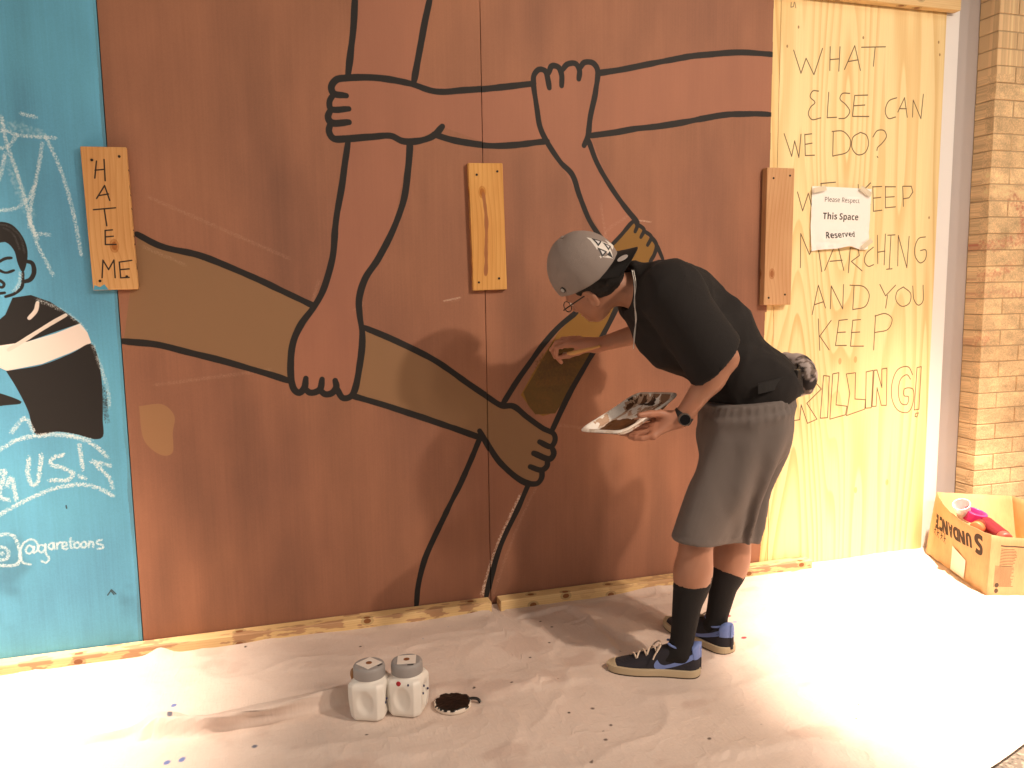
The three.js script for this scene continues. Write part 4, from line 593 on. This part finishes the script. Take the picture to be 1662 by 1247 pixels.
    // hem and neck opening
    const hm = dot([x - .53, y - .815, z - .655], unit([.2, -1, 0])) + .012 * Math.sin(x * 30 + z * 20);
    d = smax(d, hm, .006); d = smax(d, -smax(cap(x, y, z, pel, add(pel, tors, -.3), .108, .12), -hm - .03, .004), .004);
    const nk = dot([x - .322, y - 1.2, z - .525], unit([-1, .06, -.1])); d = smax(d, nk, .01); d = smax(d, -smax(cap(x, y, z, neck0, add(neck0, [-.15, 0, -.03]), .06, .06), -nk - .02, .004), .004);
    return d;
  };
  add_('t_shirt', netUV(net(shirt, [.2, .74, .2], [.95, 1.42, .98], .0085)), shirtM);

  // ---- shorts
  const shortsM = std({ color: rgb(106, 98, 94), roughness: .95, bumpMap: w8, bumpScale: .0008 });
  const hemL = [0.488,0.443,0.69], hemR = [0.668,0.382,0.62];
  const shorts = (x, y, z) => {
    let d = cap(.675 + (x - .675) * (1 + .17 * sstep(.74, .84, y)), y, z, [.68, .9, .655], [.665, .75, .655], .147, .128);
    const lL = cap(x, y, z, [.65, .78, .715], lerp3([.65, .78, .715], hemL, 1.25), .108, .07), lR = cap(x, y, z, [.695, .78, .6], lerp3([.695, .78, .6], hemR, 1.25), .1, .067);
    d = smin(smin(d, lL, .07), smin(d, lR, .07), .05); d = smin(d, cap(x, y, z, [.67, .74, .66], add(lerp3(hemL, hemR, .5), [.012, .03, .01]), .1, .06), .05);
    const an = Math.atan2(z - .655, x - .67), fall = sstep(.9, .6, y), dn = Math.sin(an * 5 + y * 3 + 1.3) * .012 + Math.sin(an * 11 + 2 + y * 7) * .006;
    d += dn * fall * sstep(.38, .6, y + .1) + Math.sin(an * 42) * .003 * sstep(.78, .86, y) + .022 * (fbm(x * 9 + y * 3, y * 4, z * 9 + 4, 3) - .5) * sstep(.86, .8, y);
    const wb = y - (.868 + .16 * (x - .68)); d += .008 * sstep(-.028, -.034, wb) * sstep(-.08, -.03, wb) * -1 + .004 * sstep(-.042, -.034, wb) * sstep(-.026, -.034, wb);
    const hb = .422 - .17 * (x - hemL[0]) - y; d = smax(d, wb, .01); d = smax(d, hb, .006);
    d += .003 * (1 - sstep(.0, .004, Math.abs(hb + .024)));
    return d;
  };
  add_('shorts', netUV(net(shorts, [.28, .28, .38], [.98, 1.0, .96], .0075)), shortsM);

  // ---- socks and shoes
  const sockM = std({ color: rgb(24, 21, 21), roughness: .95, bumpMap: w8, bumpScale: .001 });
  const sock = (an, kn, foot, top) => (x, y, z) => { let d = smin(cap(x, y, z, an, lerp3(an, kn, .62), .0345, .0535), ell(x, y, z, add(lerp3(an, kn, .66), [.016, 0, 0]), [.0455, .114, .0495]), .03); d = smin(d, cap(x, y, z, add(an, [0, -.02, 0]), foot, .0365, .03), .025); d += -.0018 * Math.max(0, Math.sin((y - top) * 300)) * (Math.abs(y - top + .035) < .012 ? 1 : 0) + .003 * (fbm(x * 20, y * 12, z * 20 + 1, 2) - .5); return smax(d, y - top - .02 * (x - an[0]), .004); };
  const sL = sock(ankL, knL, [.37, .05, .672], .318), sR = sock(ankR, knR, [.611, .05, .49], .335);
  add_('sock', netUV(net(sL, [.3, 0, .6], [.56, .36, .8], .005)), sockM); add_('sock', netUV(net(sR, [.5, 0, .4], [.78, .37, .69], .005)), sockM);

  const navy = std({ color: rgb(38, 36, 44), roughness: .85, bumpMap: w8, bumpScale: .0015 }), sky_ = std({ color: rgb(112, 132, 190), roughness: .6 }), gum = std({ color: rgb(186, 168, 138), roughness: .75 }), lace = std({ color: rgb(216, 196, 176), roughness: .9 }), tread = std({ color: rgb(70, 58, 48), roughness: .9 });
  function shoe(heel, toe, mirror) {
    const S = new THREE.Group(); S.name = 'shoe'; P.add(S);
    const L = Math.hypot(toe[0] - heel[0], toe[2] - heel[2]); S.position.set(heel[0] - P.position.x, .004, heel[2] - P.position.z); S.rotation.y = Math.atan2(-(toe[2] - heel[2]), toe[0] - heel[0]);
    // local: x from heel to toe, y up, z to the foot's right
    const cz = (t) => mirror * .012 * Math.sin(t * 2.6) * t, hw = (t) => .0385 + .005 * sstep(.15, .7, t) - .004 * Math.exp(-(((t - .42) / .15) ** 2)), W = (t) => hw(t) * Math.sqrt(Math.max(0, 1 - Math.pow(Math.max(0, (t - .62) / .385), 2.4))) * Math.sqrt(Math.max(0, 1 - Math.pow(Math.max(0, (.16 - t) / .162), 2.4)));
    const Ht = (t) => t < .34 ? mix(.1, .082, sstep(.0, .2, t)) + .008 * sstep(.2, .34, t) : mix(.092, .034, Math.pow(sstep(.3, .95, t), .75)) * (1 - .25 * sstep(.9, 1, t));
    const solid = (inset, y0, grow) => (x, y, z) => { const t = x / L; if (t < -.02 || t > 1.02) return .02; const w = W(clamp(t)) - inset, dz = Math.abs(z - cz(t)); const h = Ht(t) + grow; const yn = clamp((y - y0) / Math.max(.01, h - y0), 0, 1.4), prof = w * Math.sqrt(Math.max(0, 1 - Math.pow(yn, mix(9, 3.2, sstep(.3, .6, t))))) * (1 - .14 * yn * sstep(.2, .6, 1 - t)); return Math.max(dz - prof, y - h, y0 - y) * .7; };
    const upF = (x, y, z) => smax(solid(.0015, .016, 0)(x, y, z), -cap(x, y, z, [L * .19, .16, 0], [L * .24, .07, 0], .037, .031), .006);
    const lo = [-.01, -.004, -.06], hi = [L + .012, .12, .06];
    const upper = part('upper', netUV(net(upF, lo, hi, .0028)), navy, S);
    const out = []; for (let i = 0; i <= 60; i++) { const t = i / 60; out.push([t * L, cz(t) + W(t) + .0035]); } for (let i = 60; i >= 0; i--) { const t = i / 60; out.push([t * L, cz(t) - W(t) - .0035]); }
    const shp = new THREE.Shape(out.map((q) => new THREE.Vector2(q[0], -q[1])));
    const ext = (d, b) => new THREE.ExtrudeGeometry(shp, { depth: d, bevelEnabled: true, bevelThickness: b, bevelSize: b * .7, bevelSegments: 3, steps: 1, curveSegments: 4 }).rotateX(-Math.PI / 2);
    part('sole', ext(.017, .0022).translate(0, .0062, 0), gum, S); part('tread', ext(.0035, .0006).translate(0, .0008, 0), tread, S);
    // toe bumper
    part('toe_cap', netUV(net((x, y, z) => smax(solid(-.001, .016, .0015)(x, y, z), L * (.895 + .03 * Math.cos(z * 40)) - x - .3 * Math.max(0, .034 - y) , .003), lo, hi, .0028)), gum, S);
    // heel tab and collar in pale blue
    part('heel_tab', netUV(net((x, y, z) => smax(smax(smax(solid(-.001, .016, .006)(x, y, z), x - L * (.085 + (y > .06 ? .5 * (y - .06) : 0)), .003), .056 - y, .003), -cap(x, y, z, [L * .19, .16, 0], [L * .24, .07, 0], .035, .029), .004), lo, hi, .0028)), sky_, S);
    part('collar', tube(Array.from({ length: 15 }, (_, i) => { const a = i / 14 * Math.PI * 1.7 - Math.PI * .85 + Math.PI; return [L * .215 + .043 * Math.cos(a), .086 + .006 * Math.cos(a * 2) + (Math.cos(a) > 0 ? .012 : 0), .029 * Math.sin(a)]; }), .0036, 50), sky_, S);
    // curved tick on both sides, lying on the upper
    const tick = (pts) => new THREE.Shape(smooth([...pts], .002).map((q) => new THREE.Vector2(...q)));
    for (const s of [-1, 1]) {
      const sg = new THREE.ShapeGeometry(tick([[.47, .054], [.503, .041], [.5, .029], [.45, .0235], [.36, .029], [.2, .045], [.03, .071], [.03, .083], [.2, .059], [.34, .042], [.4, .038], [.44, .042], [.47, .054]].map((q) => [q[0] * L, q[1]]))), q = sg.toNonIndexed(), n0 = q.attributes.position, pos = [];
      const sub = (a, b, c, k) => { if (!k) { pos.push(a, b, c); return; } const m1 = lerp3(a, b, .5), m2 = lerp3(b, c, .5), m3 = lerp3(a, c, .5); sub(a, m1, m3, k - 1); sub(m1, b, m2, k - 1); sub(m3, m2, c, k - 1); sub(m1, m2, m3, k - 1); };
      for (let i = 0; i < n0.count; i += 3) sub(...[0, 1, 2].map((j) => [n0.getX(i + j), n0.getY(i + j), 0]), 2);
      const fl = pos.flatMap(([x, y]) => { let z = .06; while (z > .008 && solid(.0015, .016, 0)(x, Math.min(y, Ht(clamp(x / L)) - .004), cz(x / L) + s * z) > 0) z -= .0004; return [x, y, cz(x / L) + s * (z + .0012)]; });
      const tg = new THREE.BufferGeometry(); tg.setAttribute('position', new THREE.Float32BufferAttribute(fl, 3)); tg.computeVertexNormals(); const tm = sky_.clone(); tm.side = THREE.DoubleSide; part('side_tick', tg, tm, S);
    }
    // laces across the throat
    for (let i = 0; i < 6; i++) { const t = .44 + i * .055, y = Ht(t) + .0045, w = .019 + .002 * (i < 2), e = (i % 2 ? 1 : -1) * .008; part('lace', tube([[t * L - e, y - .009, -w + cz(t)], [t * L - e * .4, y + .001, -w * .5 + cz(t)], [t * L, y + .003, cz(t)], [t * L + e * .4, y + .001, w * .5 + cz(t)], [t * L + e, y - .009, w + cz(t)]], .0031, 24, 6), lace, S); }
    for (const s of [-1, 1]) part('lace', tube([[.44 * L, .089, 0], [.43 * L, .095, s * .014], [.46 * L, .088, s * .03], [.5 * L, .072, s * .037], [.52 * L, .06, s * .042]], .0026, 24, 6), lace, S);
    return S;
  }
  shoe([.482, 0, .722], [.22, 0, .612], 1); shoe([.648, 0, .635], [.566, 0, .35], -1);

  // ---- hair, cap, glasses
  add_('hair', net((x, y, z) => { const [a, b, c] = loc(x, y, z); let d = ell(a, b, c, [-.024, .04, 0], [.1, .092, .083]); d = smax(d, a - .03 - .5 * (b - .03), .01); d = smax(d, -b - .055 - .25 * a, .008); d = smax(d, -ell(a, b, Math.abs(c), [-.004, -.006, .085], [.026, .038, .03]), .006); d += .005 * (noise(a * 130, b * 130, c * 130 + 7) - .5); return d; }, add(HC, [-.16, -.15, -.14]), add(HC, [.16, .18, .14]), .0045), std({ color: rgb(20, 16, 14), roughness: .7 }));
  const M = new THREE.Matrix4().makeBasis(V3(f), V3(u), V3(l)).setPosition(...HC);        // head axes to world
  const capTilt = new THREE.Matrix4().makeRotationZ(.10), capM = M.clone().multiply(new THREE.Matrix4().makeTranslation(-.012, .07, 0)).multiply(capTilt);
  const greyCap = std({ color: rgb(142, 130, 123), roughness: .9, bumpMap: w8, bumpScale: .0008 }), black = std({ color: rgb(20, 17, 16), roughness: .85 });
  const capR = (ph, th) => { const s = Math.sin(th), k = 1 - .012 * Math.pow(Math.abs(Math.cos(ph * 3)), 30) * s; return [.117 * Math.cos(ph) * s * k, (.128 * Math.cos(th) - .006) * (1 + .02 * Math.sin(ph * 2 + 1)), .102 * Math.sin(ph) * s * k]; };
  const C = new THREE.Group(); C.name = 'cap'; P.add(C);
  { const n = 96, m = 30, pos = [], idx = [], uv = []; for (let s = 0; s < 2; s++) for (let j = 0; j <= m; j++) for (let i = 0; i <= n; i++) { const th = j / m * (Math.PI / 2 + .14), ph = i / n * 2 * Math.PI, q = capR(ph, th); const w = .0025 * (fbm(q[0] * 22, q[1] * 22, q[2] * 22 + 8, 3) - .5) * Math.sin(th); const sc = 1 + w * 22 - s * .03; pos.push(q[0] * sc, q[1] * sc, q[2] * sc); uv.push(i / n, j / m); }
    const N = (n + 1) * (m + 1); for (let s = 0; s < 2; s++) for (let j = 0; j < m; j++) for (let i = 0; i < n; i++) { const a = s * N + j * (n + 1) + i, b = a + 1, c = a + n + 1, d = c + 1; s ? idx.push(a, c, b, b, c, d) : idx.push(a, b, c, b, d, c); }
    for (let i = 0; i < n; i++) { const a = m * (n + 1) + i; idx.push(a, a + 1, N + a, a + 1, N + a + 1, N + a); }
    const g = new THREE.BufferGeometry(); g.setAttribute('position', new THREE.Float32BufferAttribute(pos, 3)); g.setAttribute('uv', new THREE.Float32BufferAttribute(uv, 2)); g.setIndex(idx); g.computeVertexNormals(); g.mapped(capM); greyCap.side = THREE.DoubleSide; part('crown', g, greyCap, C, true);
    part('top_button', new THREE.SphereGeometry(.007, 14, 8).scale(1, .5, 1).translate(0, .123, 0).mapped(capM), greyCap, C, true);
    // bill, worn to the back
    const bp = [], bi = [], bn = 30, bm = 10; for (let s = 0; s < 2; s++) for (let j = 0; j <= bm; j++) for (let i = 0; i <= bn; i++) { const a = (i / bn - .5) * 1.9, r = j / bm, rr = r * .072 * Math.pow(Math.cos(a * .8), .5), x = -(.112 * Math.cos(a) + rr), z = .098 * Math.sin(a) * (1 - .04 * r); bp.push(x, -.012 - .5 * z * z * (1 + r) * 4 - .012 * r + s * .0035, z); }
    const BN = (bn + 1) * (bm + 1); for (let s = 0; s < 2; s++) for (let j = 0; j < bm; j++) for (let i = 0; i < bn; i++) { const a = s * BN + j * (bn + 1) + i, b = a + 1, c = a + bn + 1, d = c + 1; s ? bi.push(a, b, c, b, d, c) : bi.push(a, c, b, b, c, d); } for (let i = 0; i < bn; i++) { const a = bm * (bn + 1) + i; bi.push(a, a + 1, BN + a, a + 1, BN + a + 1, BN + a); }
    const bg = new THREE.BufferGeometry(); bg.setAttribute('position', new THREE.Float32BufferAttribute(bp, 3)); bg.setIndex(bi); bg.computeVertexNormals(); bg.mapped(capM); const bm_ = black.clone(); bm_.side = THREE.DoubleSide; part('bill', bg, bm_, C, true);
    // round sticker on the bill, a pin, and a badge of nested triangles on the front panel
    part('sticker', new THREE.CylinderGeometry(.017, .017, .0012, 28).rotateZ(.12).translate(-.15, -.012, .035).mapped(capM), std({ color: rgb(206, 200, 196), roughness: .45 }), C, true);
    const onDome = (ph, th, k = 1.012) => { const q = capR(ph, th); return q.map((c) => c * k); };
    const badge = (tri, m, k) => { const pos = []; const sub = (a, b, c, d) => { if (!d) { for (const q of [a, b, c]) pos.push(...onDome(Math.PI - q[0], q[1], k)); return; } const m1 = [(a[0] + b[0]) / 2, (a[1] + b[1]) / 2], m2 = [(c[0] + b[0]) / 2, (c[1] + b[1]) / 2], m3 = [(a[0] + c[0]) / 2, (a[1] + c[1]) / 2]; sub(a, m1, m3, d - 1); sub(m1, b, m2, d - 1); sub(m3, m2, c, d - 1); sub(m1, m2, m3, d - 1); }; for (const t of tri) sub(...t, 3); const g = new THREE.BufferGeometry(); g.setAttribute('position', new THREE.Float32BufferAttribute(pos, 3)); g.computeVertexNormals(); g.mapped(capM); m.side = THREE.DoubleSide; return part('badge', g, m, C, true); };
    const T = (cx, cy, r, up = 1) => [0, 1, 2].map((i) => [cx + r * Math.sin(i * 2.094) * 1.0, cy - up * r * Math.cos(i * 2.094)]);
    badge([T(.2, 1.14, .4), [[-.12, 1.28], [.55, 1.28], [.22, 1.56]], T(-.2, 1.34, .18)], std({ color: rgb(222, 216, 208), roughness: .6 }), 1.012);
    badge([T(.15, 1.02, .17), T(.36, 1.26, .16), T(.02, 1.28, .15), T(.22, 1.44, .11, -1)], std({ color: rgb(24, 24, 30), roughness: .6 }), 1.018);
    badge([T(.15, 1.03, .08), T(.36, 1.27, .07), T(.02, 1.29, .07)], std({ color: rgb(206, 204, 204), roughness: .6 }), 1.024);
    const pin = capR(1.15, 1.5), pg = (r, h, k) => new THREE.CylinderGeometry(r, r, h, 24).applyMatrix4(new THREE.Matrix4().makeRotationFromQuaternion(new THREE.Quaternion().setFromUnitVectors(V3([0, 1, 0]), V3(unit([pin[0] * .7, .0, pin[2]]))))).translate(pin[0] * k, pin[1] * k - .002, pin[2] * k).mapped(capM);
    part('snap', pg(.0095, .003, 1.02), std({ color: rgb(60, 60, 62), metalness: .6, roughness: .35 }), C, true); part('snap', pg(.0065, .004, 1.03), std({ color: rgb(206, 214, 214), metalness: .3, roughness: .3 }), C, true);
  }
  const spec = std({ color: rgb(24, 20, 20), roughness: .35 });
  { const Gs = new THREE.Group(); Gs.name = 'glasses'; P.add(Gs);
    for (const s of [-1, 1]) { part('temple', tube([[-.004, .018, s * .078], [.05, .016, s * .078], [.104, .01, s * .068]].map((q) => wor(...q)), .0022), spec, Gs, true); part('lens_rim', new THREE.TorusGeometry(.02, .0018, 8, 36).rotateY(Math.PI / 2).scale(1, .85, 1).translate(.108, .002, s * .034).mapped(M), spec, Gs, true); part('lens', new THREE.CircleGeometry(.0196, 30).rotateY(Math.PI / 2).scale(1, .85, 1).translate(.108, .002, s * .034).mapped(M), new THREE.MeshPhysicalMaterial({ color: 0xffffff, roughness: .05, transmission: 1, thickness: 0, side: THREE.DoubleSide }), Gs, true); }
    part('bridge', tube([[.11, .006, -.012], [.118, .009, 0], [.11, .006, .012]].map((q) => wor(...q)), .0022, 12), spec, Gs, true);
    for (const s of [-1, 1]) add_('eye', new THREE.SphereGeometry(.0115, 18, 12).translate(.083, .004, s * .031).mapped(M), std({ color: rgb(226, 218, 210), roughness: .25 })), add_('pupil', new THREE.SphereGeometry(.0058, 14, 10).translate(.0895, .003, s * .031).mapped(M), std({ color: rgb(40, 26, 18), roughness: .15 }));
  }
  // ---- white cord hanging from the collar, watch, belt with buckle
  const cordM = std({ color: rgb(226, 220, 212), roughness: .5 });
  add_('hanging_cord', tube([[0.293,1.261,0.62], [0.296,1.225,0.63], [0.293,1.176,0.64], [0.3,1.132,0.63], [0.306,1.094,0.62], [0.301,1.044,0.62], [0.299,1.024,0.62]], .0014, 60), cordM);
  add_('hanging_cord', tube([[0.294,1.261,0.63], [0.297,1.219,0.64], [0.289,1.163,0.645], [0.304,1.119,0.63], [0.301,1.069,0.62], [0.301,1.044,0.62]], .0011, 60), cordM);
  { const W_ = new THREE.Group(); W_.name = 'wrist_watch'; P.add(W_);
    const ax = unit(add(elL, wrL, -1)), c = add(wrL, ax, .006), q = new THREE.Quaternion().setFromUnitVectors(V3([0, 1, 0]), V3(ax)), mm = new THREE.Matrix4().compose(V3(c), q, V3([1, 1, 1]));
    const band = new THREE.LatheGeometry([[.0275, -.011], [.0305, -.012], [.0312, 0], [.0305, .012], [.0275, .011], [.0275, -.011]].map((v) => new THREE.Vector2(...v)), 40).applyMatrix4(mm);
    part('watch_band', band, std({ color: rgb(26, 23, 23), roughness: .6 }), W_, true);
    const dirF = unit(add([0.374,0.806,0.8], c, -1)), dv = unit(add(dirF, ax, -dot(dirF, ax))), cc = add(c, dv, .033), q2 = new THREE.Quaternion().setFromUnitVectors(V3([0, 1, 0]), V3(dv)), m2 = new THREE.Matrix4().compose(V3(cc), q2, V3([1, 1, 1]));
    part('watch_case', new THREE.CylinderGeometry(.018, .019, .009, 32).applyMatrix4(m2), std({ color: rgb(150, 146, 140), metalness: .8, roughness: .3 }), W_, true); part('watch_face', new THREE.CylinderGeometry(.0155, .0155, .001, 32).translate(0, .005, 0).applyMatrix4(m2), std({ color: rgb(22, 22, 26), roughness: .15 }), W_, true);
  }
}
{ // camouflage pouch on its belt, worn at the back
  const c = [0.85,0.922,0.64], t = thing('waist_pouch', 'black and grey camouflage waist pouch strapped behind the painter', 'waist pouch', c);
  const g = net((x, y, z) => ell(x, y, z, [c[0] + .0, c[1], c[2]], [.05, .072, .11]) + .016 * (fbm(x * 22, y * 22, z * 22 + 2, 3) - .5), add(c, [-.1, -.11, -.16]), add(c, [.1, .11, .16]), .0055);
  const p = g.attributes.position, col = []; for (let i = 0; i < p.count; i++) { const a = fbm(p.getX(i) * 30, p.getY(i) * 30, p.getZ(i) * 30 + 5, 3), b = noise(p.getX(i) * 60 + 9, p.getY(i) * 60, p.getZ(i) * 60 + 1); const k = a > .55 ? [.42, .36, .34] : a > .47 ? [.16, .12, .1] : b > .62 ? [.3, .25, .25] : [.018, .015, .016]; col.push(...k); } g.setAttribute('color', new THREE.Float32BufferAttribute(col, 3));
  const m = std({ roughness: .8, vertexColors: true }); part('pouch', g, m, t, true);
  const dark = std({ color: rgb(22, 20, 20), roughness: .6 }), belt = Array.from({ length: 12 }, (_, i) => { const a = 1.95 - i * .2, x = .678 + .152 * Math.cos(a), z = .655 + .148 * Math.sin(a); return [x, .918 + .22 * (x - .68), z]; });
  const flat = (pts, w, th, m_, name) => { const cu = new THREE.CatmullRomCurve3(pts.map(V3)), n = 30, pos = [], idx = []; for (let i = 0; i <= n; i++) { const q = cu.getPoint(i / n), d = cu.getTangent(i / n), o = new THREE.Vector3(d.z, 0, -d.x).normalize(); for (const [sy, so] of [[-1, 1], [1, 1], [1, -1], [-1, -1]]) pos.push(q.x - o.x * so * th, q.y + sy * w, q.z - o.z * so * th); } for (let i = 0; i < n; i++) for (let k = 0; k < 4; k++) { const a = i * 4 + k, b = i * 4 + (k + 1) % 4; idx.push(a, b, a + 4, b, b + 4, a + 4); } const gg = new THREE.BufferGeometry(); gg.setAttribute('position', new THREE.Float32BufferAttribute(pos, 3)); gg.setIndex(idx); const ni = gg.toNonIndexed(); ni.computeVertexNormals(); m_.side = THREE.DoubleSide; return part(name, ni, m_, t, true); };
  flat(belt, .016, .002, dark, 'belt');
  const bk = part('buckle', new RoundedBoxGeometry(.034, .052, .014, 2, .004), std({ color: rgb(34, 31, 30), roughness: .35 }), t); const bp = [.678 + .156 * Math.cos(.98), .93, .655 + .153 * Math.sin(.98)]; bk.position.set(bp[0] - c[0], bp[1] - c[1], bp[2] - c[2]); bk.rotation.y = .6;
}
{ // foam tray used as a palette
  const A = [0.117,0.791,0.64], B = [0.378,0.872,0.49], Cc = [0.442,0.881,0.65], D = [0.169,0.793,0.8], c = lerp3(lerp3(A, B, .5), lerp3(Cc, D, .5), .5);
  const e1 = unit(add(lerp3(B, Cc, .5), lerp3(A, D, .5), -1)), e20 = add(lerp3(A, B, .5), lerp3(D, Cc, .5), -1), e2 = unit(add(e20, e1, -dot(e20, e1))), nn = cross(e1, e2).map((v) => v * (cross(e1, e2)[1] > 0 ? 1 : -1));
  const l1 = Math.hypot(...add(lerp3(B, Cc, .5), lerp3(A, D, .5), -1)) / 2, l2 = Math.hypot(...add(lerp3(A, B, .5), lerp3(D, Cc, .5), -1)) / 2;
  const t = thing('foam_tray', 'white foam tray smeared with brown and white paint held as a palette', 'tray', c);
  const map = paint(768, 512, -1, -1, 1, 1, (x, y) => { const a = fbm(x * 2.2 + 4, y * 2.2 + 1, 0, 4), b = fbm(x * 4 + 8, y * 5, 0, 4), w = fbm(x * 3 + 1, y * 3 + 9, 0, 4), s = noise(x * 60, y * 60) - .5, r = Math.max(Math.abs(x), Math.abs(y)); let col = [238, 232, 224]; if (b > .53) col = mixc(col, [180, 140, 110], .8); const p = Math.hypot((x + .45) * 1.3, y * 1.1 - .1) + .6 * (a - .5); if (p < .62) col = mixc([110, 66, 28], [84, 50, 18], sstep(.35, .65, w)); else if (b > .66 && x > -.1) col = [92, 60, 38]; if (a > .64 && x > .2) col = [136, 100, 74]; if (x > .6 && w > .6) col = [46, 32, 26]; if (p < .75 && p > .64 && w > .5) col = [232, 218, 204]; if (r > .9) col = mixc(col, [230, 222, 212], .75); return col.map((v) => v + 10 * s); });
  const n = 60, m = 44, g = new THREE.PlaneGeometry(2, 2, n, m), p = g.attributes.position, rows = [];
  const prof = (x, y) => { const ax = Math.abs(x), ay = Math.abs(y), r = Math.pow(Math.pow(ax, 7) + Math.pow(ay, 7), 1 / 7); return r; };
  for (let s = 0; s < 2; s++) for (let i = 0; i < p.count; i++) {
    let x = p.getX(i), y = p.getY(i); const r = prof(x, y), q = Math.max(Math.abs(x), Math.abs(y)), k = r > 1e-6 ? q / r : 1; x *= k; y *= k;
    const h = -.02 + .022 * sstep(.74, .93, q) - .003 * sstep(.955, 1, q) + (q < .72 ? .0012 * fbm(x * 8, y * 8, 0, 2) + .002 * sstep(.55, .7, fbm(x * 5, y * 5 + 3, 0, 3)) : 0) - s * .003 + .012 * x * x * .3;
    rows.push(...add(add(add(c, e1, x * l1), e2, y * l2), nn, h));
  }
  const idx = [...g.index.array], N = p.count, ii = [...idx]; for (let i = 0; i < idx.length; i += 3) ii.push(idx[i] + N, idx[i + 2] + N, idx[i + 1] + N);
  const edge = []; for (let i = 0; i <= n; i++) edge.push(i); for (let j = 1; j <= m; j++) edge.push(j * (n + 1) + n); for (let i = n - 1; i >= 0; i--) edge.push(m * (n + 1) + i); for (let j = m - 1; j > 0; j--) edge.push(j * (n + 1));
  for (let i = 0; i < edge.length; i++) { const a = edge[i], b = edge[(i + 1) % edge.length]; ii.push(a, b, a + N, b, b + N, a + N); }
  const tg = new THREE.BufferGeometry(); tg.setAttribute('position', new THREE.Float32BufferAttribute(rows, 3)); tg.setAttribute('uv', new THREE.Float32BufferAttribute([...g.attributes.uv.array, ...g.attributes.uv.array], 2)); tg.setIndex(ii); tg.computeVertexNormals();
  part('tray_shell', tg, std({ map, roughness: .5, side: THREE.DoubleSide }), t, true);
}
{ // brush in the right hand
  const a = [0.367,1.002,0.2], b = [0.277,0.97,0.115], tip = [0.266,0.956,0.012], d = unit(add(b, a, -1)), t = thing('paint_brush', 'wooden paint brush in the painter\'s right hand, its tip on the wall', 'brush', a);
  const seg_ = (name, p, q, r0, r1, m) => { const L = Math.hypot(...add(q, p, -1)), g = new THREE.CylinderGeometry(r1, r0, L, 20).translate(0, L / 2, 0).applyMatrix4(new THREE.Matrix4().compose(V3(p), new THREE.Quaternion().setFromUnitVectors(V3([0, 1, 0]), V3(unit(add(q, p, -1)))), V3([1, 1, 1]))); return part(name, g, m, t, true); };
  const e = add(b, unit(add(tip, b, -1)), .03); seg_('handle', a, b, .0045, .009, std({ color: rgb(206, 158, 96), roughness: .5 })); seg_('ferrule', b, e, .0078, .009, std({ color: rgb(170, 160, 150), metalness: .8, roughness: .35 })); seg_('bristles', e, tip, .009, .004, std({ color: rgb(74, 48, 18), roughness: .7 }));
}
renderer.render(scene, camera);
